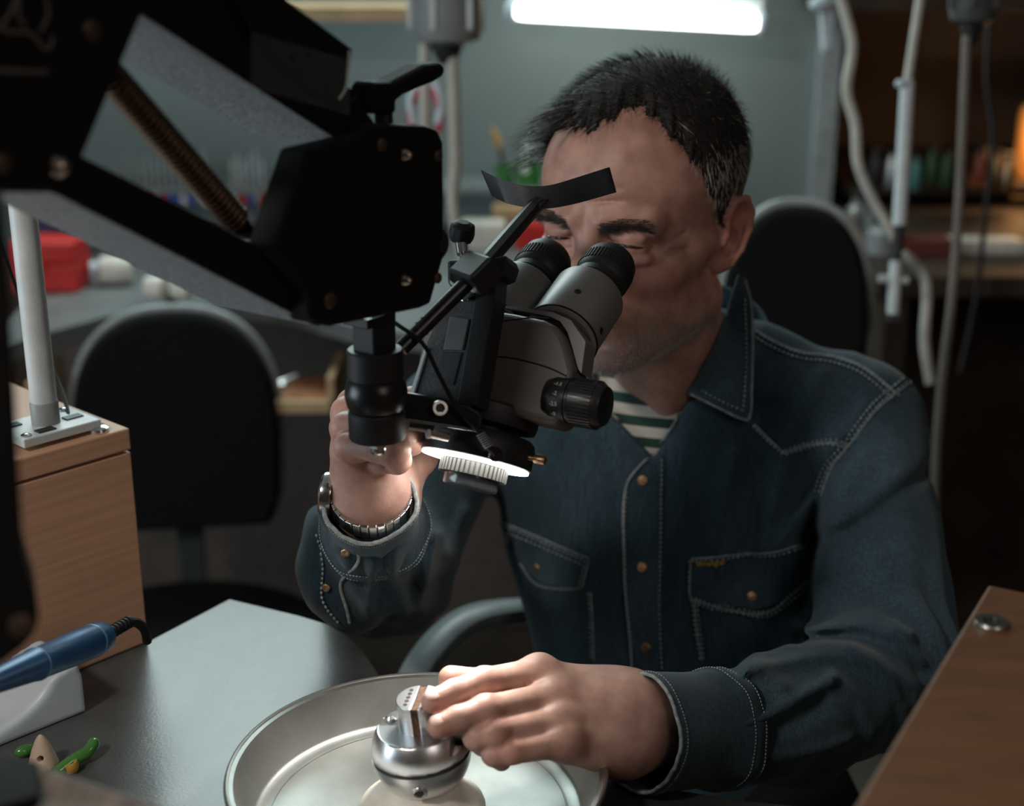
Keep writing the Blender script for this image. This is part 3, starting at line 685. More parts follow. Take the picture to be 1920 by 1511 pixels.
def head_sdf(p):
    """p in head coordinates (metres, eyes at z = 0, face towards -y)"""
    q = p.copy(); q[:, 0] = np.abs(q[:, 0]); q[:, 2] = np.where(q[:, 2] < 0, q[:, 2]/.91, q[:, 2])
    d = s_ell(q, (0, .020, .040), (.077, .098, .086))
    d = smin(d, s_ell(q, (0, -.028, .040), (.066, .062, .064)), .03)
    d = smin(d, s_ell(q, (0, -.032, -.035), (.059, .056, .078)), .03)
    d = smin(d, s_cap(q, (.054, .000, -.068), (.020, -.068, -.099), .022, .021), .030)
    d = smin(d, s_ell(q, (0, -.078, -.103), (.022, .018, .017)), .02)
    d = smin(d, s_cap(q, (.050, -.052, -.022), (.062, -.012, -.012), .018, .012), .022)
    d = smin(d, s_cap(q, (.014, -.089, .0225), (.050, -.0725, .0205), .0108, .0092), .012)
    # eye sockets, eyeballs, lids
    d = smax(d, -s_ell(q, (.033, -.100, .009), (.020, .020, .012)), .012)
    d = smin(d, s_ell(q, (.033, -.0745, .007), (.0135, .0135, .0135)), .004)
    d = smin(d, s_cap(q, (.022, -.086, .0115), (.044, -.081, .0105), .0030), .004)
    d = smin(d, s_cap(q, (.022, -.085, .0005), (.044, -.080, .001), .0026), .004)
    bag = s_cap(q, (.020, -.0865, -.011), (.047, -.0775, -.008), .0042); d = smin(d, bag, .006)
    # nose
    d = smin(d, s_cap(q, (0, -.090, .010), (0, -.114, -.034), .0075, .0115), .012)
    d = smin(d, s_ell(q, (.0135, -.101, -.041), (.0085, .010, .0075)), .007)
    # muzzle, lips, folds
    d = smin(d, s_ell(q, (0, -.080, -.065), (.028, .020, .022)), .018)
    d = smin(d, s_cap(q, (0, -.1015, -.0660), (.022, -.090, -.070), .0052, .0028), .004)
    d = smin(d, s_cap(q, (0, -.1010, -.0785), (.020, -.0905, -.0750), .0058, .0030), .004)
    d = smax(d, -s_cap(q, (0, -.1070, -.0722), (.027, -.0925, -.0735), .0022, .0024), .003)
    d = smax(d, -s_cap(q, (.018, -.1025, -.043), (.035, -.086, -.070), .0040, .0034), .007)
    for (a_, b_) in (((.056, -.066, .002), (.066, -.045, .010)), ((.057, -.066, -.003), (.068, -.044, -.004)), ((.054, -.066, -.010), (.064, -.046, -.018)), ((.036, -.083, -.076), (.041, -.074, -.094))):
        d = smax(d, -s_cap(q, a_, b_, .0008), .003)
    d = smax(d, -s_cap(q, (0, -.103, -.087), (.012, -.098, -.088), .0035), .008)
    # forehead lines
    for z in (.040, .050): d = smax(d, -s_cap(q, (0, -.0935, z), (.030, -.086, z+.002), .0009), .003)
    # ears
    ex = .0725+.30*(q[:, 1]-.005)
    e = np.stack([(q[:, 0]-ex)*.92, q[:, 1]-.020-.18*q[:, 2], (q[:, 2]+.010)*1.08], 1)
    ear = s_ell(e, (0, 0, .004), (.0055, .0185, .031)); ear = smin(ear, s_ell(e, (.0, -.006, -.026), (.005, .009, .010)), .008)
    ear = smax(ear, -s_ell(e, (.005, -.003, -.002), (.0085, .0090, .016)), .003)
    ear = smax(ear, -s_ell(e, (.006, .004, .017), (.0055, .009, .010)), .003)
    hp = [(-.011, .006), (-.012, .022), (-.003, .034), (.010, .033), (.0185, .020), (.019, .002), (.012, -.016), (.002, -.028)]
    for (a, b) in zip(hp, hp[1:]): ear = smin(ear, s_cap(e, (.003, a[0], a[1]), (.003, b[0], b[1]), .0036), .0025)
    ear = smin(ear, s_cap(e, (.003, -.014, -.004), (.003, -.012, .002), .004), .004)
    return smin(d, ear, .006)
hb = fromhead([[0, .018, -.075]])[0]
def f_head(P):
    d = head_sdf(tohead(P))*HS
    nk = s_cap(P, hb, NB+np.array([0, .03, -.02]), .052, .060)
    nk = smin(nk, s_cap(P, fromhead([[.045, .02, -.06]])[0], NB+np.array([-.03, -.045, -.02]), .014, .010), .02)
    return smin(d, nk, .022)
hv, hf = nets(f_head, HP-np.array([.15, .15, .24]), HP+np.array([.15, .16, .155]), .0017)
hv = relax(hv, hf, 1, .3)
# ---- hands
def chain(P, pts, k=.003):
    d = None
    for (a, b) in zip(pts, pts[1:]):
        c = s_cap(P, a[0], b[0], a[1], b[1]); d = c if d is None else smin(d, c, k)
    return d
w_ = lambda u, v, d, r: (W(u, v, d), r)
LF = {   # left hand, on the vise: joints from knuckle to tip
 'index': [w_(1012, 1262, .918, .0105), w_(908, 1279, .886, .0092), w_(852, 1298, .872, .0082), w_(812, 1315, .862, .0076)],
 'middle': [w_(1040, 1308, .905, .0105), w_(912, 1332, .868, .0096), w_(858, 1349, .858, .0084), w_(824, 1361, .853, .0078)],
 'ring': [w_(1052, 1352, .893, .0102), w_(928, 1373, .862, .0094), w_(894, 1381, .861, .0086), w_(906, 1396, .878, .0076)],
 'little': [w_(1062, 1392, .882, .0092), w_(958, 1407, .861, .0084), w_(926, 1413, .861, .0076), w_(940, 1426, .876, .0066)],
 'thumb': [w_(1120, 1330, .935, .013), w_(1000, 1300, .925, .0115), w_(900, 1282, .908, .0100), w_(846, 1272, .898, .0085)]}
def f_lhand(P):
    d = None
    for nme, ch in LF.items():
        c = chain(P, ch, .003)
        if nme in ('index', 'middle', 'ring'): c = smin(c, s_ell(P, ch[1][0]-FW*.001, (.0099 if nme != 'ring' else .009,)*3), .004)
        d = c if d is None else smin(d, c, .0022)
    palm = s_cap(P, W(1012, 1268, .920), W(1165, 1318, .935), .0125, .019)
    palm = smin(palm, s_cap(P, W(1040, 1312, .908), W(1170, 1345, .925), .0125, .020), .012)
    palm = smin(palm, s_cap(P, W(1052, 1356, .896), W(1175, 1372, .915), .0125, .020), .012)
    palm = smin(palm, s_cap(P, W(1066, 1396, .886), W(1165, 1398, .91), .0125, .019), .012)
    palm = smin(palm, s_cap(P, W(1000, 1316, .925), W(1130, 1350, .935), .012, .018), .02)
    palm = smin(palm, s_cap(P, W(1170, 1350, .925), W(1345, 1370, .975), .026, .027), .03)
    for ch in list(LF.values())[:4]: palm = smin(palm, s_ell(P, ch[0][0]-FW*.004+UP*.003, (.0092,)*3), .008)
    d = smin(d, palm, .009)
    # tendons on the back of the hand
    for ch in list(LF.values())[:3]:
        d = smin(d, s_cap(P, ch[0][0]-FW*.008+UP*.004, W(1165, 1335, .905), .003, .002), .010)
    return d
lv_, lf_ = nets(f_lhand, W(1000, 1340, .90)-np.array([.085, .085, .085]), W(1120, 1340, .93)+np.array([.12, .10, .08]), .0012)
lv_ = relax(lv_, lf_, 1, .3)
RF = {   # right hand: a loose fist seen from the little-finger side
 'little': [w_(654, 838, .918, .0105), w_(738, 842, .903, .0105), w_(744, 862, .916, .0092), w_(716, 868, .928, .0075)],
 'ring': [w_(648, 802, .932, .0112), w_(758, 803, .918, .0108), w_(770, 826, .945, .0098), w_(735, 846, .955, .008)],
 'middle': [w_(650, 772, .950, .0110), w_(770, 770, .945, .0105), w_(798, 800, .965, .0095), w_(770, 826, .975, .008)],
 'index': [w_(660, 756, .968, .0105), w_(780, 752, .968, .0100), w_(815, 778, .985, .0090), w_(800, 804, .99, .0078)],
 'thumb': [w_(742, 905, .985, .0150), w_(786, 856, .985, .0130), w_(806, 800, .985, .0112), w_(812, 760, .975, .0095)]}
def f_rhand(P):
    d = None
    for nme, ch in RF.items():
        c = chain(P, ch, .004); d = c if d is None else smin(d, c, .0025)
    palm = s_cap(P, W(660, 850, .938), W(690, 925, .952), .0140, .0200)
    palm = smin(palm, s_cap(P, W(664, 795, .950), W(695, 930, .962), .0150, .0220), .015)
    palm = smin(palm, s_cap(P, W(672, 770, .972), W(705, 935, .975), .0140, .0220), .015)
    palm = smin(palm, s_cap(P, W(712, 880, .955), W(706, 940, .962), .0160, .0220), .015)
    palm = smin(palm, s_cap(P, W(745, 890, .982), W(712, 950, .975), .0170, .0200), .015)
    palm = smin(palm, s_cap(P, W(698, 930, .962), WRj+(ERj-WRj)*.30, .0255, .0265), .02)
    d = smin(d, palm, .006)
    # fold where the little finger presses the palm
    return smax(d, -s_cap(P, W(672, 872, .908), W(720, 874, .915), .0030, .0034), .006)
rc0 = W(720, 870, .96)
rv_, rf_ = nets(f_rhand, rc0-np.array([.075, .10, .11]), rc0+np.array([.075, .16, .085]), .0012)
rv_ = relax(rv_, rf_, 1, .3)
def f_hidden(P):     # the rest of the body, under the clothes
    d = s_cap(P, SLj, ELj, .046, .038); d = smin(d, np.minimum(s_cap(P, ELj, W(1490, 1345, 1.03), .036, .030), s_cap(P, W(1490, 1345, 1.03), WLj, .030, .025)), .02)
    d = np.minimum(d, smin(s_cap(P, SRj, ERj, .046, .038), s_cap(P, ERj, WRj+(ERj-WRj)*.08, .038, .026), .02))
    d = smin(d, s_cap(P, SLj, SRj, .040), .02)
    d = smin(d, s_ell(P, W(1290, 980, 1.36), (.10, .05, .15)), .03)
    d = smin(d, s_ell(P, W(1290, 1330, 1.36), (.09, .06, .20)), .03)
    return d
bv, bf = nets(f_hidden, (-.22, .80, .62), (.50, 1.45, 1.30), .008)
V_, F_ = [], []; n0 = 0
for a, b in ((hv, hf), (lv_, lf_), (rv_, rf_), (bv, bf)): V_.append(a); F_.append(b+n0); n0 += len(a)
pr = thing('person', 'man in a dark blue denim shirt leaning over the microscope with short dark hair', 'person', (W(1260, 1330, 1.34)[0], W(1260, 1330, 1.34)[1], .62))
bodyo = mesh_obj('body', np.vstack(V_), np.vstack(F_), SKIN, pr, 180)
tint = np.ones((n0, 4)); hq = tohead(hv); nh_ = len(hv)
def tone(idx, w, col):
    tint[idx, :3] *= 1+(np.asarray(col)-1)*w[:, None]
g_ = lambda c, r: np.exp(-(((hq-np.array(c))/np.array(r))**2).sum(1))
sel = np.arange(nh_); hqa = hq.copy(); hqa[:, 0] = np.abs(hqa[:, 0])
ga = lambda c, r: np.exp(-(((hqa-np.array(c))/np.array(r))**2).sum(1))
tone(sel, g_((0, -.098, -.0655), (.022, .016, .0075)), (1.10, .70, .72))
tone(sel, np.clip((-.052-hq[:, 2])/.02, 0, 1)*np.clip((.0-hq[:, 1])/.04, 0, 1)*np.clip((hq[:, 2]+.125)/.02, 0, 1)*.8*(1-g_((0, -.098, -.0655), (.022, .02, .009))), (.80, .86, .90))
tone(sel, ga((.045, -.065, -.022), (.022, .03, .018)), (1.06, .86, .84)); tone(sel, g_((0, -.115, -.035), (.02, .03, .02)), (1.08, .84, .82))
tone(sel, ga((.033, -.085, -.012), (.018, .02, .008)), (.86, .76, .76)); tone(sel, ga((.033, -.085, .010), (.020, .02, .008)), (.86, .78, .76)); tone(sel, ga((.078, .02, .0), (.012, .03, .035)), (1.08, .84, .80))
lh_i = np.arange(nh_, nh_+len(lv_)); rh_i = np.arange(nh_+len(lv_), nh_+len(lv_)+len(rv_))
tint[nh_:nh_+len(lv_)+len(rv_), :3] *= (1.10, 1.20, 1.24)
for idx, vv_, FF in ((lh_i, lv_, LF), (rh_i, rv_, RF)):
    for ch in FF.values():
        for k_ in (0, 1, 3): tone(idx, np.exp(-((vv_-(ch[k_][0]-FW*.004))**2).sum(1)/(.009**2)), (1.04, .86, .83))
at = bodyo.data.attributes.new('tint', 'FLOAT_COLOR', 'POINT'); at.data.foreach_set('color', tint.ravel())
nt_ = SKIN.node_tree; an_ = nt_.nodes.new('ShaderNodeAttribute'); an_.attribute_name = 'tint'
mx_ = nt_.nodes.new('ShaderNodeVectorMath'); mx_.operation = 'MULTIPLY'
bs_ = nt_.nodes['Principled BSDF']; src = bs_.inputs['Base Color'].links[0].from_socket
nt_.links.new(src, mx_.inputs[0]); nt_.links.new(an_.outputs['Color'], mx_.inputs[1]); nt_.links.new(mx_.outputs['Vector'], bs_.inputs['Base Color'])
# fingernails of the hand on the vise
for nme, sgn in (('index', 1), ('middle', 1)):
    a, b = LF[nme][2][0], LF[nme][3][0]; ax_ = nrm(b-a); up_ = -FW*.55+UP*.75; up_ = nrm(up_-ax_*(up_@ax_)); sd_ = np.cross(ax_, up_)
    MB().ell(b+up_*.0061+ax_*.0015, (.0052, .0048, .0018), (ax_, sd_, up_)).build('fingernail', NAIL, pr)
# narrowed eyes: the dark lash line between the lids
BVH_ = BVHTree.FromPolygons([Vector(p) for p in hv], [tuple(int(i) for i in q_) for q_ in hf])
for sx_ in (-1, 1):
    pts = []
    for t in np.linspace(0, 1, 14):
        o_ = fromhead([[(.021+.025*t)*sx_, -.15, .0052+.0012*math.sin(math.pi*t)-.0015*t]])[0]; h_ = BVH_.ray_cast(Vector(o_), Vector(HR@np.array([0, 1.0, 0])))
        if h_[0]: pts.append(np.array(h_[0])-HR@np.array([0, .0002, 0]))
    MB().tube(pts, np.interp(np.linspace(0, 1, len(pts)), [0, .15, .8, 1], [.0003, .0012, .0012, .0003]), 6).build('eye', EYED, pr, 180)
# ---- hair: a thick cap over the scalp and combed strands
hl = tohead(hv)
def hair_amt(L):
    """>0 where hair grows; value is roughly distance (m) inside the hairline"""
    c = L-np.array([0, .012, .02]); az = np.degrees(np.arctan2(L[:, 0], -c[:, 1])); el = np.degrees(np.arctan2(c[:, 2], np.hypot(c[:, 0], c[:, 1])))
    line = np.interp(az, [-180, -125, -112, -100, -92, -86, -80, -70, -58, -45, -32, -22, -12, -4, 4, 12, 22, 34, 45, 55, 65, 74, 80, 86, 92, 100, 112, 125, 180],
                     [-42, -34, -2, 12, -8, -20, -6, 12, 28, 42, 50, 46, 41, 41, 46, 53, 56, 50, 39, 28, 13, -3, -16, -24, -8, 12, -2, -34, -42])
    line = line+2.0*np.sin(az*.55+.6)+1.5*np.sin(az*1.3)
    return (el-line)*.0016
ha_ = hair_amt(hl)
hv_n = np.zeros_like(hv)
fn = np.cross(hv[hf[:, 1]]-hv[hf[:, 0]], hv[hf[:, 2]]-hv[hf[:, 0]])
for a in range(4): np.add.at(hv_n, hf[:, a], fn)
hv_n /= np.linalg.norm(hv_n, axis=1)[:, None]+1e-12
cen = fromhead([[0, .01, .03]])[0]
if ((hv-cen)*hv_n).sum(1).mean() < 0: hv_n = -hv_n; flipn = True
else: flipn = False
isear = (np.abs(hl[:, 0]) > .0775) & (hl[:, 2] < .045)
m_ = (ha_ > np.where((hl[:, 2] < .03) & (hl[:, 1] < .012), .009, -.001)) & ~isear & (hl[:, 2] > -.075)
keep = m_[hf].all(1)
used = np.unique(hf[keep]); remap = np.full(len(hv), -1); remap[used] = np.arange(len(used))
topk = np.clip((hl[:, 2]-.02)/.08, 0, 1)
thick = np.clip(ha_/.016, 0, 1)**.7*(.0035+.0075*topk)-.0006
cap = hv[used]+hv_n[used]*thick[used][:, None]
hair = mesh_obj('hair', cap, remap[hf[keep]], SCALP, pr, 180, label='short dark brown hair, grey at the temples')
def strands(name, roots, dirs, length, r, mat, parent, seg=4, curl=.0):
    n = len(roots); nd = 3; ts = np.linspace(0, 1, seg+1)
    P = roots[:, None, :]+dirs[:, None, :]*(length[:, None, None]*ts[None, :, None])
    if curl is not None: P = P+curl[:, None, :]*(ts**2)[None, :, None]
    t = np.gradient(P, axis=1); t /= np.linalg.norm(t, axis=2, keepdims=True)+1e-12
    hlp = rng.normal(size=(n, 1, 3)); x = np.cross(t, hlp); x /= np.linalg.norm(x, axis=2, keepdims=True)+1e-12; y = np.cross(t, x)
    rad = r*(1-ts*.8)[None, :, None]
    vs_ = np.stack([P+(x*math.cos(a)+y*math.sin(a))*rad for a in (0, 2.0944, 4.1888)], 2).reshape(-1, 3)
    base = (np.arange(n)*(seg+1)*nd)[:, None, None]; i = (np.arange(seg)*nd)[None, :, None]; k = np.arange(nd)[None, None, :]; k2 = (k+1) % nd
    f = np.stack([base+i+k, base+i+k2, base+i+nd+k2, base+i+nd+k], -1).reshape(-1, 4)
    o = mesh_obj(name, vs_, f, mat, parent, 180); return o
grow = np.where((ha_ > .0005) & ~isear & (hl[:, 2] > -.07))[0]
pick = rng.choice(grow, 11000)
fwd = HR@np.array([0, -1, 0]); dn = HR@np.array([0, 0, -1.0])
nrm_p = hv_n[pick]; tk = topk[pick][:, None]
comb = fwd[None]*tk*1.0+dn[None]*(1-tk)*1.1+rng.normal(size=(len(pick), 3))*.22
comb += np.where(hl[pick, :1] > 0, 1, -1)*(HR@np.array([1, 0, 0]))[None]*.15
comb -= nrm_p*(comb*nrm_p).sum(1)[:, None]; comb /= np.linalg.norm(comb, axis=1)[:, None]
lift = (.30+.32*tk); dirs = comb*(1-lift*.4)+nrm_p*lift; dirs /= np.linalg.norm(dirs, axis=1)[:, None]
ln = (.006+.016*tk[:, 0])*rng.uniform(.6, 1.25, len(pick))
root = hv[pick]+nrm_p*np.clip(thick[pick]*.6, 0, 1)[:, None]
side = (hl[pick, 2] < .070) & (hl[pick, 1] < .045); low = (hl[pick, 2] < .032) & (hl[pick, 1] < .022)
greyp = low | side & (rng.random(len(pick)) < .62) | (rng.random(len(pick)) < .06)
strands('hair_strands', root[~greyp], dirs[~greyp], ln[~greyp], .00023, HAIRM, hair, 4, -nrm_p[~greyp]*.004)
strands('grey_strands', root[greyp], dirs[greyp], ln[greyp], .00022, HAIRG, hair, 3, -nrm_p[greyp]*.002)
# forelock sweeping over the brow at the far temple
fl = np.where((ha_ > .0) & (ha_ < .012) & (hl[:, 0] < -.018) & (hl[:, 1] < -.01) & (hl[:, 2] > .05))[0]
if len(fl):
    pk = rng.choice(fl, 420); dd = (HR@np.array([-.55, -.75, -.10]))[None]+hv_n[pk]*.35+rng.normal(size=(420, 3))*.10; dd /= np.linalg.norm(dd, axis=1)[:, None]
    strands('forelock', hv[pk]+hv_n[pk]*.003, dd, rng.uniform(.018, .036, 420), .00025, HAIRM, hair, 4, (HR@np.array([-.004, -.004, -.010]))[None]*np.ones((420, 1)))
# eyebrows
eb = []
for sx_ in (-1, 1):
    bx = np.where((np.abs(hl[:, 0]*sx_-.033) < .020) & (np.abs(hl[:, 2]-(.0205+.0035*np.sin((hl[:, 0]*sx_-.014)/.038*3.1))) < .0048) & (hl[:, 1] < -.055))[0]
    pk = rng.choice(bx, 420); dd = (HR@np.array([.9*sx_, .15, .12]))[None]+hv_n[pk]*.45+rng.normal(size=(420, 3))*.15; dd /= np.linalg.norm(dd, axis=1)[:, None]
    eb.append((hv[pk], dd))
strands('eyebrows', np.vstack([e[0] for e in eb]), np.vstack([e[1] for e in eb]), rng.uniform(.005, .009, 840), .00022, HAIRM, hair, 3, np.zeros((840, 3)))
# stubble
sb = np.where((hl[:, 2] < -.050) & (hl[:, 2] > -.118) & (hl[:, 1] < .01) & (hl[:, 1] > -.2) & ~((np.abs(hl[:, 0]) < .021) & (hl[:, 2] > -.083) & (hl[:, 2] < -.063)) & (hl[:, 2] < -.050-.0*hl[:, 1]))[0]
wgt = np.clip((-.046-hl[sb, 2])/.05, .03, 1)*np.clip((.012-hl[sb, 1])/.05, .05, 1); wgt /= wgt.sum()
NSB = 10000; pk = rng.choice(sb, NSB, p=wgt); dd = hv_n[pk]*.6+dn[None]*.6+rng.normal(size=(NSB, 3))*.3; dd /= np.linalg.norm(dd, axis=1)[:, None]
strands('stubble', hv[pk], dd, rng.uniform(.0012, .0032, NSB), .00019, HAIRG, hair, 2, np.zeros((NSB, 3)))

#==SHIRT==
TM = rotm(0, 0, -12)
def tell(P, c, r): return s_ell(P, c, r, TM)
def g_body(P):
    d = tell(P, W(1272, 955, 1.325), (.172, .115, .19))
    d = smin(d, tell(P, W(1290, 1280, 1.335), (.140, .118, .19)), .06)
    d = smin(d, tell(P, W(1270, 1600, 1.36), (.145, .125, .16)), .06)
    d = smin(d, s_cap(P, NB+np.array([.01, .03, -.01]), SLj+np.array([-.02, .0, .006]), .058, .052), .05)
    d = smin(d, s_cap(P, NB+np.array([-.02, .04, -.02]), SRj+np.array([.02, 0, 0]), .056, .052), .05)
    return d
def inpoly(u, v, poly):
    c = np.zeros(len(u), bool); n = len(poly)
    for i in range(n):
        x1, y1 = poly[i]; x2, y2 = poly[(i+1) % n]
        x = ((y1 > v) != (y2 > v)) & (u < (x2-x1)*(v-y1)/(y2-y1+1e-9)+x1); c ^= x
    return c
VPOLY = [(1118, 700), (1120, 752), (1165, 795), (1226, 858), (1262, 800), (1300, 735), (1340, 640), (1330, 520), (1118, 520)]
FOLDS = []
def fold(pts, depth, r, k=.016):
    p = [W(u, v, depth) for u, v in pts]
    FOLDS.append((p, r, k))
FM = W(1490, 1345, 1.03); LC1 = W(1345, 1370, .975)
def sdpoly(u, v, poly):
    d = np.full(len(u), 1e9)
    for (x1, y1), (x2, y2) in zip(poly, poly[1:]+poly[:1]):
        ex, ey = x2-x1, y2-y1; t = np.clip(((u-x1)*ex+(v-y1)*ey)/(ex*ex+ey*ey), 0, 1)
        d = np.minimum(d, np.hypot(u-x1-t*ex, v-y1-t*ey))
    return np.where(inpoly(u, v, poly), -d, d)
CREASES = [   # (pixel line, height, width in px) - ridges and valleys of the cloth, cut into the front surface
 ([(1362, 1372), (1440, 1342), (1500, 1306), (1560, 1274)], .0065, 13), ([(1390, 1392), (1470, 1362), (1540, 1322)], -.0045, 17),
 ([(1405, 1252), (1480, 1238), (1560, 1226), (1640, 1238), (1705, 1280)], .0060, 15), ([(1500, 1196), (1580, 1192), (1660, 1212), (1722, 1262)], -.0075, 13),
 ([(1500, 1160), (1512, 1184), (1545, 1180), (1620, 1170), (1705, 1190)], .0065, 13), ([(1596, 1214), (1655, 1262), (1700, 1325)], .0055, 12), ([(1560, 1262), (1610, 1310), (1640, 1370)], .0045, 13),
 ([(1676, 1176), (1735, 1244)], .0050, 11), ([(1528, 1012), (1600, 990), (1680, 932), (1745, 880)], -.0060, 15), ([(1540, 985), (1610, 955), (1690, 895)], .0035, 22),
 ([(1592, 836), (1546, 900), (1520, 1000), (1512, 1070), (1500, 1150)], -.0110, 15), ([(1604, 862), (1566, 960), (1562, 1070)], .0040, 28),
 ([(1376, 1300), (1400, 1256), (1436, 1264), (1470, 1290)], .0060, 13), ([(1366, 1428), (1500, 1416), (1600, 1386)], .0035, 12), ([(1370, 1462), (1480, 1452)], .0030, 12),
 ([(1380, 850), (1360, 930), (1340, 1030)], .0045, 20), ([(1480, 872), (1456, 950), (1426, 1028)], .0055, 16), ([(1432, 872), (1406, 1026)], -.0035, 16),
 ([(1566, 884), (1504, 962), (1450, 1022)], .0060, 15), ([(1540, 870), (1478, 960), (1440, 1010)], -.0035, 13), ([(1292, 800), (1272, 900), (1264, 1040)], .0035, 22), ([(1276, 1060), (1270, 1240)], .0035, 13),
 ([(1320, 1160), (1312, 1240)], -.0030, 14), ([(1380, 1160), (1420, 1240)], .0035, 18), ([(1100, 830), (1130, 920), (1150, 1030)], .0045, 18), ([(1060, 850), (1082, 950), (1110, 1030)], -.0030, 15), ([(1150, 1060), (1140, 1150), (1150, 1240)], .0040, 16),
 ([(1330, 1062), (1336, 1120)], .0025, 8), ([(1358, 1070), (1362, 1130)], -.0022, 8), ([(1385, 1060), (1380, 1130)], .0022, 9), ([(1440, 1050), (1445, 1120)], .0028, 10),
 ([(585, 960), (575, 1050), (592, 1130)], .0040, 18), ([(640, 975), (612, 1024)], -.0055, 11), ([(600, 962), (632, 1004), (650, 1060)], .0040, 10), ([(742, 1010), (736, 1080), (762, 1142)], .0060, 13), ([(702, 1060), (692, 1134)], .0050, 13),
 ([(716, 1030), (712, 1120)], -.0035, 11), ([(822, 1000), (802, 1080), (790, 1140)], .0070, 13), ([(784, 1000), (772, 1090)], -.0025, 16), ([(872, 960), (842, 1040)], .0055, 15), ([(660, 1100), (700, 1160)], .0040, 12),
 ([(1440, 600), (1520, 630), (1600, 660)], .0030, 18), ([(1450, 700), (1430, 780)], .0030, 16), ([(1540, 700), (1490, 800)], .0035, 16), ([(1620, 760), (1570, 820)], .0030, 14)]
def linedist(u, v, pts):
    d = np.full(len(u), 1e9)
    for (x1, y1), (x2, y2) in zip(pts, pts[1:]):
        ex, ey = x2-x1, y2-y1; t = np.clip(((u-x1)*ex+(v-y1)*ey)/(ex*ex+ey*ey), 0, 1)
        d = np.minimum(d, np.hypot(u-x1-t*ex, v-y1-t*ey))
    return d
CREASES = [([tuple(q) for q in curve(p, 10)], a, w) for p, a, w in CREASES]
def g_arms(P):
    la = s_cap(P, SLj, ELj, .061, .054); lf = smin(s_cap(P, ELj, FM, .054, .047), s_cap(P, FM, LC1, .047, .0385), .01)
    la = smin(la, lf, .02)
    ra = s_cap(P, SRj, ERj, .060, .052); ra = smin(ra, s_cap(P, ERj, WRj+(ERj-WRj)*.12, .056, .0345), .02); ra = smin(ra, s_ell(P, W(660, 1062, 1.07), (.040, .045, .050)), .03)
    return la, ra
def wr(P, ax, f, amp, ph=0., warp=2.5):
    """soft folds: bands across direction ax, warped"""
    s = P@ax*f+warp*np.sin(P[:, 0]*23+1.3)+warp*np.sin(P[:, 2]*19+P[:, 1]*17+ph)
    return amp*np.sin(s+ph)
fa1 = nrm(ELj-SLj); fa2 = nrm(WLj-ELj); fa3 = nrm(WRj-ERj)
def f_shirt(P):
    b = g_body(P); la, ra = g_arms(P)
    d = smin(b, la, .030); d = smin(d, ra, .022)
    # elbow folds and drape
    tl = np.clip((P-ELj)@fa2/np.linalg.norm(WLj-ELj), -1, 2)
    wl = np.exp(-((P-ELj)**2).sum(1)/(.085**2))
    d = d+wr(P, nrm(fa2*.8+np.array([0, 0, .5])), 165, .0042, .4)*wl
    wl2 = np.exp(-((P-(ELj+WLj)/2)**2).sum(1)/(.09**2)); d = d+wr(P, nrm(fa2+np.array([.2, 0, .9])), 120, .0024, 1.1)*wl2
    ws = np.exp(-((P-(SLj*.45+ELj*.55))**2).sum(1)/(.10**2)); d = d+wr(P, nrm(np.array([.75, .2, -.6])), 95, .0030, 2.0)*ws
    we = np.exp(-((P-(ERj*.7+WRj*.3))**2).sum(1)/(.11**2)); d = d+wr(P, nrm(np.array([.8, -.1, .55])), 130, .0038, .9)*we
    wc = np.exp(-((P-W(1250, 1130, 1.22))**2).sum(1)/(.17**2)); d = d+wr(P, nrm(np.array([.95, -.2, .12])), 75, .0030, .3, 1.2)*wc
    wa = np.exp(-((P-W(1545, 960, 1.24))**2).sum(1)/(.08**2)); d = d+wr(P, nrm(np.array([.8, .1, .6])), 105, .0040, 1.9)*wa
    for p, r, k in FOLDS:
        c = None
        for a, q in zip(p, p[1:]):
            e = s_cap(P, a, q, r); c = e if c is None else np.minimum(c, e)
        d = smin(d, c, k)
    u, v = proj(P)
    for pts, amp, wpx in CREASES:
        xs = [q[0] for q in pts]; ys = [q[1] for q in pts]; m = 3*wpx
        k = (u > min(xs)-m) & (u < max(xs)+m) & (v > min(ys)-m) & (v < max(ys)+m)
        if k.any(): d[k] -= amp*np.exp(-(linedist(u[k], v[k], pts)/wpx)**2)
    sd = sdpoly(u, v, VPOLY)*1.2/FPX
    cut = np.maximum(sd, -(b+.022)); d = np.maximum(d, -np.where(P[:, 1] < 1.33, cut, 1))
    # neck hole
    nh = s_cap(P, NB+np.array([0, .02, -.01]), hb, .060, .058); d = np.maximum(d, -nh)
    return d
slo = np.array([-.22, .80, .70]); shi = np.array([.50, 1.52, 1.36])
sv, sf = nets(f_shirt, slo, shi, .0028)
sv = relax(sv, sf, 1, .35)
shirt = mesh_obj('shirt', sv, sf, DENIM, pr, 180, label='dark blue denim western shirt with copper snaps')
TEEZ = W(1220, 742, 1.2)[2]; tc0 = W(1225, 790, 1.22)
def f_tee(P):
    return np.maximum(g_body(P)+.010, P[:, 2]-TEEZ-.10*(P[:, 0]-tc0[0])**2*10)
tc0 = W(1225, 790, 1.22)
tv, tf = nets(f_tee, tc0-np.array([.10, .06, .10]), tc0+np.array([.11, .12, .09]), .0026)
mesh_obj('striped_tee', tv, tf, STRIPED, pr, 180, label='green and white striped T-shirt at the neck')
BV = BVHTree.FromPolygons([Vector(p) for p in sv], [tuple(int(i) for i in q) for q in sf])
BVN = BVHTree.FromPolygons([Vector(p) for p in np.vstack([sv, hv])], [tuple(int(i) for i in q) for q in np.vstack([sf, hf+len(sv)])])
def hit(u, v, bvh=None, dflt=1.22):
    r = nrm(ray(u, v)); h = (bvh or BV).ray_cast(Vector(CAM), Vector(r))
    if h[0] is None: return None
    n = np.array(h[1]); n = n if n@r < 0 else -n
    return np.array(h[0]), n
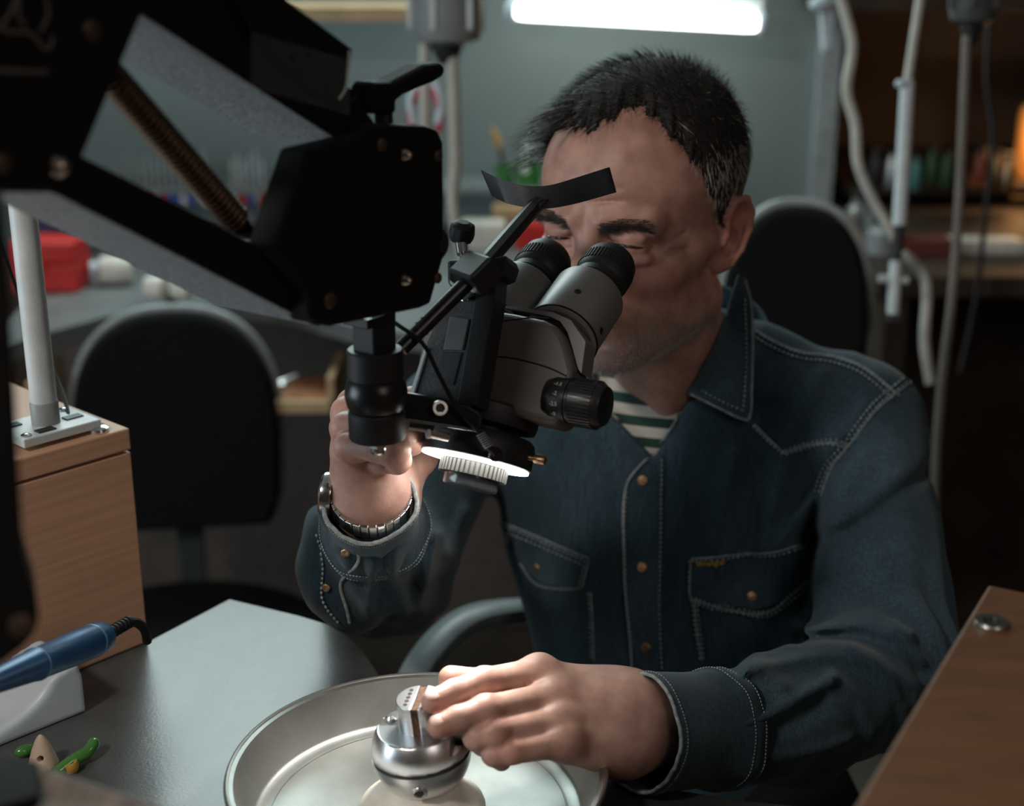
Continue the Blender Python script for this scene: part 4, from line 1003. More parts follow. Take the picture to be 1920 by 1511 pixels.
def patch(name, poly, off, t, mat, parent, bvh=None, cuts=3, smooth=True, label=None, push=None):
    bm = bmesh.new()
    vs_ = [bm.verts.new((u, v, 0)) for u, v in poly]; bm.faces.new(vs_)
    bmesh.ops.triangulate(bm, faces=bm.faces[:])
    for _ in range(cuts):
        lim = 14
        e = [e for e in bm.edges if e.calc_length() > lim]
        if e: bmesh.ops.subdivide_edges(bm, edges=e, cuts=1, use_grid_fill=True); bmesh.ops.triangulate(bm, faces=bm.faces[:])
    bm.verts.index_update(); pts = []; nn_ = []
    for v in bm.verts:
        p, n = hit(v.co.x, v.co.y, bvh) or (W(v.co.x, v.co.y, 1.22), -FW); pts.append(p); nn_.append(n)
    pts = np.array(pts); nn_ = np.array(nn_)
    # smooth the offsets a little so the patch is cloth, not a skin
    adj = [[e.other_vert(v).index for e in v.link_edges] for v in bm.verts]
    for _ in range(3): pts = np.array([.5*pts[i]+.5*pts[a].mean(0) if a else pts[i] for i, a in enumerate(adj)]); nn_ = np.array([nrm(nn_[i]+nn_[a].mean(0)) for i, a in enumerate(adj)])
    outer = pts+nn_*(off+t); inner = pts+nn_*(off-.001)
    if push is not None:
        for i, v in enumerate(bm.verts): outer[i] += nn_[i]*push(v.co.x, v.co.y); inner[i] += nn_[i]*push(v.co.x, v.co.y)
    F1 = [tuple(l.vert.index for l in f.loops) for f in bm.faces]; n = len(pts)
    F2 = [tuple(i+n for i in q[::-1]) for q in F1]; F3 = []
    for e in bm.edges:
        if len(e.link_faces) == 1: F3.append((e.verts[0].index, e.verts[1].index, e.verts[1].index+n, e.verts[0].index+n))
    bm.free()
    return mesh_obj(name, np.vstack([outer, inner]), F1+F2+F3, mat, parent, 50, label=label)
def on_shirt(pts, off=.001, n=60, bvh=None):
    c = curve(pts, n); out = []
    for u, v in c:
        h_ = hit(u, v, bvh)
        if h_: out.append(h_[0]+h_[1]*off)
    out = np.array(out)
    for _ in range(2): out[1:-1] = .5*out[1:-1]+.25*(out[:-2]+out[2:])
    return out
def seam(pts, parent, rows=2, gap=9, off=.0012, bvh=None, n=70, rim=True):
    """rows of stitches along a pixel line, on the cloth surface, with a raised edge"""
    c = curve(pts, n); tg = np.gradient(c, axis=0); tg /= np.linalg.norm(tg, axis=1)[:, None]; no = np.stack([-tg[:, 1], tg[:, 0]], 1)
    if rim: MB().tube(on_shirt(pts, off*.5, n, bvh), .0009, 6).build('seam_edge', STITCH, parent)
    mb = MB(); dk = MB()
    for r_ in range(rows):
        q = c+no*(4+gap*r_); L_ = np.r_[0, np.cumsum(np.linalg.norm(np.diff(q, axis=0), axis=1))]
        for s in np.arange(3, L_[-1]-3, 9.0):
            a = [np.interp(s-2.6, L_, q[:, 0]), np.interp(s-2.6, L_, q[:, 1])]; b = [np.interp(s+2.6, L_, q[:, 0]), np.interp(s+2.6, L_, q[:, 1])]
            ha1 = hit(*a, bvh); hb1 = hit(*b, bvh)
            if not ha1 or not hb1: continue
            pa, na = ha1; pb, nb_ = hb1
            if np.linalg.norm(pa-pb) > .012: continue
            mb.tube([pa+na*off, (pa+pb)/2+na*(off+.0003), pb+nb_*off], [.0006, .0011, .0006], 5)
        p_ = [h_ for h_ in (hit(*x, bvh) for x in (c+no*(4+gap*r_))) if h_]
        pp = np.array([a+b*.0001 for a, b in p_])
        if np.linalg.norm(np.diff(pp, axis=0), axis=1).max() < .03: dk.tube(pp, .0011, 5)
    if mb.v: mb.build('stitching', STITCH, parent)
    if dk.v: dk.build('stitch_groove', SEAMD, parent)
# front placket, pocket flaps, collar
plk = patch('placket', [(1226, 852), (1250, 840), (1247, 1000), (1243, 1130), (1250, 1262), (1186, 1262), (1183, 1200), (1172, 1090), (1168, 990), (1172, 920), (1190, 885)], .0004, .0020, DENIM, shirt)
MB().tube(on_shirt([(1288, 745), (1270, 790), (1240, 835), (1196, 878), (1174, 915), (1168, 990), (1172, 1090), (1183, 1200), (1187, 1262)], .0022, 80), .0011, 8).build('placket_edge', HEM, shirt)
seam([(1180, 920), (1175, 990), (1179, 1090), (1190, 1200), (1192, 1258)], shirt, 1, 8, .0028, rim=False)
seam([(1247, 860), (1245, 1000), (1240, 1130), (1246, 1258)], shirt, 1, 8, .0028, rim=False)
MB().tube(on_shirt([(1122, 756), (1165, 795), (1226, 856)], .001, 40), .0010, 8).build('placket_edge', HEM, shirt)
fl1 = patch('pocket_flap', [(1294, 1047), (1360, 1040), (1440, 1034), (1513, 1016), (1514, 1085), (1455, 1138), (1412, 1150), (1350, 1138), (1291, 1121)], .0006, .0024, DENIM, shirt)
seam([(1292, 1122), (1350, 1139), (1412, 1151), (1455, 1139), (1512, 1088)], shirt, 2, -9, .0034)
seam([(1296, 1048), (1360, 1041), (1440, 1035), (1512, 1017)], shirt, 1, 9, .0034)
seam([(1295, 1050), (1292, 1118)], shirt, 1, -9, .0034, n=14)
seam([(1302, 1132), (1306, 1180), (1316, 1240)], shirt, 2, -9, .0012, n=30)
fl2 = patch('pocket_flap', [(942, 976), (1000, 1000), (1108, 1046), (1098, 1082), (1086, 1104), (1012, 1096), (975, 1052), (944, 1020)], .0006, .0024, DENIM, shirt)
seam([(944, 978), (1000, 1001), (1106, 1047)], shirt, 2, 9, .0034)
seam([(1106, 1050), (1097, 1083), (1085, 1104), (1012, 1097), (976, 1054)], shirt, 1, 9, .0034, n=50)
seam([(1108, 1110), (1112, 1170), (1114, 1240)], shirt, 1, 8, .0012, n=24)
# collar leaf on his left, folded over and standing proud of the shirt
cF = curve([(1384, 514), (1370, 560), (1345, 632), (1316, 690), (1289, 738)], 28); cG = curve([(1398, 522), (1411, 572), (1414, 650), (1412, 730), (1407, 794)], 28)
def hdep(u, v):
    h_ = hit(u, v, BVN); return (h_[0]-CAM)@FW if h_ else 1.30
dF = np.linspace(min(hdep(1376, 530), 1.24)-.004, hdep(1290, 742)-.006, len(cF)); dG = np.linspace(dF[0]+.012, hdep(1404, 785)-.013, len(cG))
vv = []; nc = 12
for i in range(len(cF)):
    for j in range(nc+1):
        t = j/nc; u, v = cF[i]*(1-t)+cG[i]*t; dd_ = dF[i]*(1-t)+dG[i]*t-.006*math.sin(math.pi*t)
        vv.append(W(u, v, min(dd_, hdep(u, v)-.005)))
vv = np.array(vv).reshape(len(cF), nc+1, 3)
for _ in range(3):
    vv[1:-1, 1:-1] = .4*vv[1:-1, 1:-1]+.15*(vv[:-2, 1:-1]+vv[2:, 1:-1]+vv[1:-1, :-2]+vv[1:-1, 2:])
ny_ = len(cF); m_n = ny_*(nc+1); flat = vv.reshape(-1, 3); back = flat+FW*.0032
ff = [(i*(nc+1)+j, (i+1)*(nc+1)+j, (i+1)*(nc+1)+j+1, i*(nc+1)+j+1) for i in range(ny_-1) for j in range(nc)]
ff += [tuple(k+m_n for k in q_[::-1]) for q_ in ff]
bd = [j for j in range(nc+1)]+[i*(nc+1)+nc for i in range(1, ny_)]+[(ny_-1)*(nc+1)+j for j in range(nc-1, -1, -1)]+[i*(nc+1) for i in range(ny_-2, 0, -1)]
ff += [(a, b, b+m_n, a+m_n) for a, b in zip(bd, bd[1:]+bd[:1])]
collar = mesh_obj('collar', np.vstack([flat, back]), ff, DENIM, shirt, 60)
BVC = BVHTree.FromPolygons([Vector(p) for p in np.vstack([flat, back])], ff)
def ctube(pts, r, off, mat, name): MB().tube(on_shirt(pts, off, 60, BVC), r, 8).build(name, mat, collar)
ctube([(1397, 526), (1408, 572), (1411, 650), (1409, 730), (1404, 788), (1350, 766), (1294, 738)], .0010, .0003, HEM, 'collar_edge')
seam([(1399, 560), (1402, 640), (1400, 720), (1396, 775)], collar, 1, 4, .0008, BVC, rim=False)
seam([(1390, 774), (1350, 756), (1308, 733)], collar, 1, 4, .0008, BVC, rim=False, n=30)
# collar stand round the back of the neck, and the far collar leaf
cst = [NB+np.array([.062*math.cos(t)+.005, .066*math.sin(t)+.022, .018+.024*math.sin(t)]) for t in np.linspace(-.55, 3.5, 40)]
mbc = MB(); vv = []
for p in cst: vv += [p, p+np.array([0, 0, .034]), p+np.array([0, 0, .034])+nrm((p-NB)*np.array([1, 1, 0]))*.003, p+nrm((p-NB)*np.array([1, 1, 0]))*.010]
mbc.add(vv, [(4*i+k, 4*i+4+k, 4*i+4+(k+1) % 4, 4*i+(k+1) % 4) for i in range(39) for k in range(4)]); mbc.build('collar_stand', DENIM, shirt, 60)
# yoke and shoulder seams, armhole
seam([(1416, 620), (1450, 640), (1500, 660), (1560, 668), (1620, 690), (1685, 742)], shirt, 2, 9, .0014)
seam([(1414, 795), (1440, 822), (1470, 850)], shirt, 1, -9, .0014, n=24)
seam([(1470, 850), (1510, 836), (1560, 830), (1594, 838)], shirt, 2, -9, .0014, n=40)
seam([(1724, 706), (1690, 730), (1640, 772), (1592, 836), (1560, 876), (1540, 930)], shirt, 2, 9, .0014)
# snaps
def snap(u, v, r=.0047, bvh=None, lift=.0026, parent=shirt):
    p, n = hit(u, v, bvh); MB().lathe(p+n*lift, n, [(r*.98, -.0012), (r, .0), (r*.94, .0012), (r*.8, .0016), (r*.6, .0013), (r*.35, .0016), (.0003, .0018)], 28).build('snap_button', COPPER, parent, 60)
for u, v in ((1206, 900), (1204, 1063), (1212, 1213), (1009, 1063), (1407, 1117)): snap(u, v)
# maker's tab on the pocket flap
tg_ = patch('label_tab', [(1308, 1048), (1358, 1044), (1358, 1064), (1309, 1068)], .0035, .0006, TAGM, shirt, cuts=1)
p_, n_ = hit(1333, 1056); pa, _ = hit(1312, 1058); pb, _ = hit(1355, 1054)
text_on('tab_lettering', 'Wrangler', p_+n_*.0048, pb-pa, np.array([0, .2, 1.]), .0066, GOLDTH, shirt, .0002)

# ---- cuffs: open tubes with thick edge
def cuff(name, c0, c1, r0, r1, ax, rimr=.0013, sq=(1, 1)):
    """from opening c0 to sleeve c1"""
    a = nrm(c1-c0); x = nrm(ax-a*(ax@a)); y = np.cross(a, x); n = 72; L_ = np.linalg.norm(c1-c0); v = []; rows = []
    prof = [(r1*.94, 1.0), (r1*1.03, .96), (r1*1.05, .82), (r1*.99, .78), (r0*1.0, .5), (r0*1.02, .1), (r0, 0), (r0*.95, .0), (r0*.94, .2), (r1*.86, .9)]
    for r, h in prof:
        for k in range(n):
            t = 2*math.pi*k/n; w = 1+.025*math.sin(3*t+1)+.018*math.sin(5*t+h*4)+.012*math.sin(9*t+h*9)*(h)
            v.append(c0+a*L_*h+(x*math.cos(t)*sq[0]+y*math.sin(t)*sq[1])*r*w)
    f = [(i*n+k, i*n+(k+1) % n, (i+1)*n+(k+1) % n, (i+1)*n+k) for i in range(len(prof)-1) for k in range(n)]
    o = mesh_obj(name, v, f, DENIM, shirt, 60)
    rim = []
    for k in range(n):
        t = 2*math.pi*k/n; w = 1+.025*math.sin(3*t+1)+.018*math.sin(5*t); rim.append(c0+(x*math.cos(t)*sq[0]+y*math.sin(t)*sq[1])*r0*.985*w+rng.normal(size=3)*.0002)
    MB().tube(rim, rimr, 8, True).build('cuff_edge', HEM, o)
    for h, rr_ in ((.06, r0*1.025), (.80, r1*1.045), (.93, r1*1.045)):
        st = MB()
        for k in range(0, 110):
            t = 2*math.pi*k/110; t2 = t+.035; P_ = lambda t: c0+a*L_*h+(x*math.cos(t)*sq[0]+y*math.sin(t)*sq[1])*rr_*(1+.025*math.sin(3*t+1)+.018*math.sin(5*t+h*4)+.012*math.sin(9*t+h*9)*h)
            st.tube([P_(t), P_(t2)], .0005, 4)
        st.build('stitching', STITCH, o)
    return o
lc0 = W(1194, 1374, .918); lc1 = W(1360, 1368, .980)
cuff('cuff', lc0, lc1, .0385, .0405, UP, .0012)
rc_0 = W(693, 936, .944); rc_1 = WRj+(ERj-WRj)*.22
CUFA = nrm(rc_1-rc_0)
cR = cuff('cuff', rc_0, rc_1, .0318, .0385, RT, .0016, (1, 1.0))
BVR = BV
for (u, v) in ((648, 1034), (613, 1100)): snap(u, v, .0034, lift=.001)
MB().tube(on_shirt([(618, 960), (638, 1010), (668, 1030), (672, 1052), (648, 1078), (640, 1100), (650, 1140), (655, 1165)], .0012, 60), .0012, 8).build('sleeve_placket', HEM, shirt)
seam([(600, 1000), (612, 1060), (608, 1120), (640, 1165)], shirt, 1, 8, .0012, n=40, rim=False)

# ---- wristwatch
wc_ = WRj+(rc_0-WRj)*.45; wa_ = nrm(rc_0-WRj)
wt = thing('wristwatch', 'steel link wristwatch on the raised wrist inside the frayed cuff', 'watch', wc_)
wx, wy, _ = frame(wa_, RT)
wc_ = W(697, 936, .951); wa_ = nrm(nrm(rc_0-ERj)*.6+UP*.5-FW*.2)
wx = nrm(RT-wa_*(RT@wa_)); wy = np.cross(wa_, wx)
for k in range(30):
    t = 2*math.pi*k/30; r_ = wx*math.cos(t)*.0268+wy*math.sin(t)*.0272; rn = nrm(r_); tn = np.cross(wa_, rn)
    MB().box(wc_+r_, (.0013, .0026, .0058), (rn, tn, wa_)).build('link', STEEL if k % 2 else CHROME, wt, None, .0005)
tw_ = math.pi*.96; r_ = wx*math.cos(tw_)*.0285+wy*math.sin(tw_)*.0285; rn = nrm(r_)
MB().lathe(wc_+r_*1.02, rn, [(.0150, -.003), (.0160, 0), (.0155, .004), (.0140, .0055)], 32).build('case', CHROME, wt)
MB().lathe(wc_+r_*1.02, rn, [(.0136, .0050), (.0136, .0058)], 32).build('dial', DARKMET, wt)

# trousers and shoes under the table
px_ = W(1270, 1600, 1.36)[0]
def f_leg(P):
    d = s_ell(P, (px_, 1.30, .715), (.155, .13, .085))
    for sg in (-1, 1):
        kn_ = np.array([px_+.11*sg, .90, .715]); an_k = np.array([px_+.11*sg, .98, .14])
        l_ = smin(s_cap(P, (px_+.075*sg, 1.27, .715), kn_, .080, .064), s_cap(P, kn_, an_k, .062, .050), .03); d = smin(d, l_, .03)
    return d
v, f = nets(f_leg, (px_-.24, .78, .06), (px_+.24, 1.46, .84), .008); mesh_obj('trousers', relax(v, f, 1), f, mk('dark_trousers', (.012, .013, .016), .9, spec=.15), pr, 180)
for sg in (-1, 1):
    sh0 = np.array([px_+.11*sg, .92, .035])
    v, f = nets(lambda P: np.maximum(smin(s_ell(P, sh0, (.048, .13, .045)), s_ell(P, sh0+np.array([0, .06, .035]), (.045, .06, .05)), .03), .002-P[:, 2]), sh0-np.array([.07, .16, .05]), sh0+np.array([.07, .16, .12]), .006); mesh_obj('shoe', relax(v, f, 1), f, mk('black_shoe', (.01, .01, .01), .5), pr, 180)

#==SMALL THINGS ON THE TABLE==
# blue handpiece on its white cradle
h0 = W(-40, 1290, .80); h1 = W(196, 1192, .94)
hp = thing('rotary_handpiece', 'blue pen-shaped rotary handpiece resting on the white cradle', 'handpiece', (h0+h1)/2)
hl_ = np.linalg.norm(h1-h0)
MB().lathe(h0, h1-h0, [(.0050, 0), (.0075, hl_*.12), (.0098, hl_*.38), (.0104, hl_*.40), (.0104, hl_*.43), (.0100, hl_*.44), (.0112, hl_*.72), (.0113, hl_*.90), (.0108, hl_*.97), (.0085, hl_)], 40).build('barrel', BLUEPL, hp)
MB().lathe(h0+(h1-h0)*.875, h1-h0, [(.01125, 0), (.01155, .0008), (.01155, .0020), (.01125, .0028)], 40, closed=True).build('grip_ring', mk('pale_blue', (.10, .22, .38), .35), hp)
MB().lathe(h0+(h1-h0)*.41, h1-h0, [(.0104, 0), (.0107, .0006), (.0107, .0016), (.0103, .0022)], 40, closed=True).build('grip_ring', mk('pale_blue', (.10, .22, .38), .35), hp)
MB().tube(curve([h1-(h1-h0)*.01, W(216, 1182, .95), W(240, 1168, .965), W(258, 1168, .975), W(272, 1182, .985), W(276, 1202, .995)], 30), .0034, 10).build('cable', RUBBER, hp)
for k in range(7):
    t = k/6; p = W(200+38*t, 1190-22*t, .942+.022*t); q_ = W(203+38*t, 1188.3-22*t, .944+.022*t); MB().cyl(p, q_, .0046, n=16).build('cable_rib', RUBBER, hp)
cr = thing('handpiece_cradle', 'white moulded plastic cradle under the blue handpiece', 'cradle', WZ(60, 1370, TZ))
c_a = WZ(162, 1335, TZ); c_b = WZ(-60, 1425, TZ); cx_ = nrm(c_b-c_a); cy_ = np.array([-cx_[1], cx_[0], 0]); cy_ = cy_ if cy_[1] > 0 else -cy_
Lc = np.linalg.norm(c_b-c_a)
def f_cr(P):
    q = P-c_a; x = q@cx_; y = q@cy_; z = P[:, 2]-TZ
    box = np.maximum(np.maximum(np.abs(x-Lc/2)-Lc/2, np.abs(y-.028)-.028), np.maximum(-z+.0003, z-.030-.012*np.clip(1-x/.05, 0, 1)))
    d = smax(box, x*-.93+z*.36-.013, .004)
    dish = s_ell(P, c_a+cx_*.085+cy_*.022+EZ*.046, (.066, .066, .037)); return smax(d, -dish, .007)
v, f = nets(f_cr, np.minimum(c_a, c_b)-np.array([.06, .06, .005]), np.maximum(c_a, c_b)+np.array([.06, .09, .06]), .0020); mesh_obj('shell', relax(v, f, 2, .4), f, WHITEPL, cr, 60)
# little charms
g1 = thing('green_peg', 'curved glossy green peg lying beyond the dark wooden edge', 'peg', WZ(140, 1425, TZ))
pts = curve([WZ(108, 1448, TZ+.004), WZ(140, 1424, TZ+.0055), WZ(166, 1408, TZ+.007), WZ(180, 1384, TZ+.010)], 24)
MB().tube(pts, np.r_[np.linspace(.0045, .0043, len(pts)-3), .0040, .0030, .0012], 14).build('peg', GREENCH, g1, 60)
MB().tube(curve([WZ(36, 1416, TZ+.004), WZ(48, 1406, TZ+.006), WZ(62, 1400, TZ+.006)], 12), [.0008]+[.0036]*10+[.0014], 12) if False else None
g2 = thing('green_bead', 'short green bead beside the white cradle', 'bead', WZ(48, 1405, TZ))
MB().ell(WZ(47, 1407, TZ+.0045), (.0075, .0042, .0042), (nrm((.8, .6, 0)), nrm((-.6, .8, 0)), EZ)).build('bead', GREENCH, g2, 60)
cn = thing('beige_cone', 'small beige pointed block with a drilled hole beside the green peg', 'block', WZ(82, 1430, TZ))
cc0 = WZ(82, 1434, TZ)
def f_cone(P):
    q = P-cc0; z = q[:, 2]; r = np.hypot(q[:, 0], q[:, 1]); d = (r-.0105*np.clip(1-(z/.024), 0, 1)**.6)*.8; d = np.maximum(d, -z+.0003)
    return np.maximum(d, -s_cap(P, cc0+np.array([.001, -.02, .011]), cc0+np.array([.001, 0, .008]), .0022))
v, f = nets(f_cone, cc0-.016, cc0+np.array([.016, .016, .03]), .0008); mesh_obj('block', relax(v, f, 1), f, BEIGE, cn, 50)
yb = thing('amber_bead', 'round amber bead under the curved green peg', 'bead', WZ(132, 1444, TZ))
MB().lathe(WZ(132, 1444, TZ+.001), EZ, [(.0052, .0), (.0060, .002), (.0060, .005), (.0048, .007), (.0030, .0065), (.0028, .003)], 24).build('bead', mk('amber', (.55, .33, .06), .2, trans=.2), yb, 60)
# dark wooden edge in the near left corner
fw = thing('wooden_rail', 'blurred brown wooden rail in the near left corner', 'rail', W(60, 1560, .52))
fp = [W(66, 1427, .60), W(310, 1515, .53), W(520, 1640, .47), W(40, 1760, .46), W(56, 1500, .57)]
MB().prism(fp, -EZ*.035+FW*.006).build('board', WOODGREY, fw, None, .002)
MB().prism([W(-60, 1404, .60), W(72, 1426, .60), W(72, 1490, .56), W(-60, 1530, .54)], -EZ*.03+FW*.004).build('end_cap', BLACK, fw, None, .002)

#==BACKGROUND==
# chair the man sits on: armrest and back seen beyond
ch = thing('swivel_chair', 'grey armrest and seat of the chair the man sits on', 'chair', W(1250, 1500, 1.45)*np.array([1, 1, 0]))
ac = curve([W(742, 1330, 1.30), W(800, 1225, 1.33), W(872, 1160, 1.36), (W(960, 1140, 1.39)), W(1080, 1138, 1.42)], 30)
mba = MB(); vv = []
for i, p in enumerate(ac):
    t = nrm(ac[min(i+1, len(ac)-1)]-ac[max(i-1, 0)]); s_ = nrm(np.array([.45, -.75, .25])-t*(np.array([.45, -.75, .25])@t)); n_ = np.cross(t, s_); n_ = n_ if n_[2] > 0 else -n_
    vv += [p-s_*.024, p-s_*.014+n_*.008, p+s_*.014+n_*.008, p+s_*.024, p+s_*.016-n_*.012, p-s_*.016-n_*.012]
mba.add(vv, [(6*i+k, 6*i+6+k, 6*i+6+(k+1) % 6, 6*i+(k+1) % 6) for i in range(len(ac)-1) for k in range(6)]+[(5, 4, 3, 2, 1, 0), tuple(6*(len(ac)-1)+k for k in range(6))])
mba.build('armrest', ARMPL, ch, 60)
sc_ = W(1255, 1500, 1.42)
MB().lathe(np.array([sc_[0], sc_[1], .56]), EZ, [(.19, 0), (.225, .012), (.23, .04), (.21, .06), (.05, .066)], 40).build('seat', FABRIC, ch)
MB().cyl((sc_[0], sc_[1], .08), (sc_[0], sc_[1], .56), .025).build('gas_post', DARKMET, ch)
for k in range(5):
    t = 2*math.pi*k/5+.3; MB().tube([(sc_[0], sc_[1], .10), (sc_[0]+math.cos(t)*.16, sc_[1]+math.sin(t)*.16, .075), (sc_[0]+math.cos(t)*.28, sc_[1]+math.sin(t)*.28, .04)], [.022, .018, .013], 8).build('foot', DARKMET, ch)
# office chairs behind
def office_chair(c, yaw, label, w=.20, h=.36, seat=True):
    """c = top middle of the backrest"""
    c = np.asarray(c, float); X = np.array([math.cos(yaw), math.sin(yaw), 0]); Y = np.array([-math.sin(yaw), math.cos(yaw), 0])
    t = thing('office_chair', label, 'chair', (c[0], c[1]+.1, 0), 'office chairs at the rear benches')
    out = []
    for k in range(49):
        a = math.pi*k/48; ca, sa_ = math.cos(a), math.sin(a)
        out.append((w*np.sign(ca)*abs(ca)**.78, -h*.55+h*.55*abs(sa_)**.80))
    out = [(w*.86, -h*1.02), (w*.97, -h*.86)]+out+[(-w*.97, -h*.86), (-w*.86, -h*1.02)]
    p = [c+X*x+EZ*z+Y*(.03*(x/w)**2*-1) for x, z in out]
    MB().prism(p, Y*.035).build('backrest', FABRIC, t, 40, .010)
    p2 = [c+X*x*1.02+EZ*(z+.006)+Y*(.036-.03*(x/w)**2) for x, z in out]; MB().prism(p2, Y*.018).build('back_shell', CHAIRPL, t, 40, .006)
    q_ = [c+X*x*1.015+EZ*(z+.004)+Y*(.034-.03*(x/w)**2) for x, z in out]
    MB().tube(q_, .0072, 8).build('rim_highlight', mk('chair_highlight', (.27, .30, .30), .38, spec=.6), t, 60)  # light caught by the chair rim, painted as a paler band
    MB().box(c+EZ*(-h*1.02-.12)+Y*.05, (.022, .010, .16), (X, Y, EZ)).build('back_strut', CHAIRPL, t, None, .004)
    sc2 = c-Y*.19; sc2[2] = c[2]-h-.17
    MB().lathe(sc2, EZ, [(.19, 0), (.225, .012), (.23, .045), (.20, .06), (.05, .064)], 36).build('seat', FABRIC, t)
    MB().cyl((sc2[0], sc2[1], .07), (sc2[0], sc2[1], sc2[2]), .025, n=12).build('gas_post', DARKMET, t)
    for k in range(5):
        a = 2*math.pi*k/5; MB().tube([(sc2[0], sc2[1], .10), (sc2[0]+math.cos(a)*.28, sc2[1]+math.sin(a)*.28, .04)], [.02, .013], 8).build('foot', DARKMET, t)
    return t
office_chair(W(318, 592, 2.15), math.radians(8), 'black office chair with a highlighted rim at the left behind the white post', w=.158, h=.345)
office_chair(W(1500, 392, 1.95), math.radians(-14), 'black office chair behind the man\'s shoulder', w=.088*1.2, h=.36)
# benches along the wall
bl = thing('rear_bench', 'grey work bench with a curved front along the left of the back wall', 'bench', (-.7, 2.6, 0))
zb = .92
fr = [WZ(-120, 690, zb), WZ(60, 630, zb), WZ(200, 592, zb), WZ(350, 566, zb), WZ(520, 572, zb), WZ(660, 610, zb), WZ(900, 640, zb), WZ(1240, 640, zb)]
fr2 = [np.array([p[0], p[1], zb-.03]) for p in fr]
MB().prism([p for p in fr2]+[np.array([fr[-1][0], YW-.02, zb-.03]), np.array([fr[0][0], YW-.02, zb-.03])], EZ*.03).build('bench_top', DESKM, bl, None, .002)
MB().box((-.55, YW-.12, .45), (.75, .02, .43)).build('back_panel', mk('grey_brown_panel', (.12, .095, .08), .7), bl, None)
MB().box((-1.2, 2.72, .45), (.02, .2, .44)).build('side_panel', DARKWOOD, bl, None)
MB().box((.12, 2.72, .45), (.02, .2, .44)).build('side_panel', DARKWOOD, bl, None)
b2 = thing('rear_bench', 'cluttered dark bench at the right behind the hanging cords', 'bench', (1.2, 2.74, 0))
MB().box((1.25, 2.74, .93), (.62, .40, .018)).build('bench_top', DARKWOOD, b2, None, .002)
MB().box((1.25, 2.9, .46), (.60, .02, .45)).build('back_panel', DARKWOOD, b2, None)
MB().box((.68, 2.74, .46), (.02, .36, .45)).build('side_panel', DARKWOOD, b2, None)
# wooden bench pin trays
def bench_tray(u0, u1, v0, v1, d, label):
    c0 = W((u0+u1)/2, v1, d); t = thing('bench_tray', label, 'tray', c0, 'pull-out trays of the rear benches'); hw = (u1-u0)/2*d/FPX
    z0 = c0[2]
    MB().box(c0+np.array([0, .07, 0]), (hw, .075, .006)).build('tray_floor', WOODORANGE, t, None, .001)
    MB().box(c0+np.array([0, -.012, .004]), (hw*1.02, .006, .010)).build('tray_lip', WOODPALE, t, None, .002)
    MB().box(c0+np.array([hw, .07, .022]), (.006, .075, .028)).build('tray_side', WOODPALE, t, None, .002)
    if u0 < 100: MB().box(c0+np.array([-hw, .07, .022]), (.006, .075, .028)).build('tray_side', WOODPALE, t, None, .002)
    return t
bench_tray(512, 622, 690, 762, 2.22, 'orange wooden bench tray right of the black office chair')
bench_tray(-40, 62, 690, 775, 2.12, 'orange wooden bench tray half hidden behind the white post')
sw = thing('metal_scraps', 'small silvery tool lying in the orange bench tray', 'tool', W(530, 728, 2.24))
MB().tube(curve([W(508, 726, 2.23), W(530, 718, 2.23), W(556, 708, 2.25)], 12), .006, 8).build('shaft', STEEL, sw); MB().ell(W(528, 724, 2.22), (.010, .008, .007)).build('head', CHROME, sw)
# red tool box
rb_ = W(82, 545, 2.40); rb_[2] = zb
rx0 = (15-82)*2.4/FPX
bxr = thing('red_toolbox', 'red plastic toolbox with a grooved lid on the rear bench', 'toolbox', rb_)
MB().box(rb_+np.array([0, .045, .024]), (.060, .045, .024)).build('body', REDPL, bxr, None, .004)
MB().box(rb_+np.array([0, .045, .068]), (.059, .044, .019)).build('lid', REDPL, bxr, None, .005)
MB().box(rb_+np.array([0, -.002, .044]), (.010, .003, .008)).build('latch', REDPL, bxr, None, .001)
jr = W(205, 510, 2.45); jr[2] = zb
jt = thing('white_jar', 'white jar lying beside the red toolbox', 'jar', jr)
MB().lathe(jr+np.array([-.02, 0, .026]), nrm((1, .2, .0)), [(.012, 0), (.024, .006), (.026, .02), (.026, .05), (.022, .058)], 24).build('body', CREAM, jt); MB().lathe(jr+np.array([-.024, 0, .026]), nrm((1, .2, .0)), [(.016, -.008), (.016, .004)], 20).build('cap', WHITEPL, jt)
gv = W(318, 560, 2.22)
gl = thing('polishing_motor', 'small bench motor with two cream polishing rollers on the bench edge', 'motor', np.array([gv[0], gv[1], gv[2]-.06]))
for du in (-26, 24): MB().lathe(W(318+du, 540, 2.22), nrm((1, -.2, 0)), [(.008, -.016), (.018, -.014), (.020, 0), (.018, .014), (.008, .016)], 24).build('roller', CREAM, gl)
MB().cyl(W(280, 541, 2.24), W(356, 541, 2.24), .008, n=12).build('axle', DARKMET, gl); MB().cyl(W(322, 545, 2.24), W(322, 600, 2.24), .010, n=12).build('stand', DARKMET, gl)
# tube lamp
lm = thing('tube_lamp', 'glowing white tube lamp above the man in front of the blue-grey wall', 'lamp', W(1195, 30, 2.70))
la_, lb_ = W(972, 21, 2.72), W(1416, 44, 2.66)
MB().tube([la_+(lb_-la_)*t for t in (-.02, -.008, .0, .04, .5, .96, 1.0, 1.008, 1.02)], [.004, .0115, .0140, .0150, .0150, .0150, .0140, .0115, .004], 20).build('tube', EMTUBE, lm, 60)
MB().prism([la_+np.array([-.02, .02, .012]), lb_+np.array([.02, .02, .012]), lb_+np.array([.02, .02, .05]), la_+np.array([-.02, .02, .05])], np.array([0, .04, 0])).build('housing', WHITEMET, lm, None, .004)
for p in (la_-nrm(lb_-la_)*.014, lb_+nrm(lb_-la_)*.014): MB().ell(p, (.012, .018, .022)).build('end_cap', WHITEPL, lm)
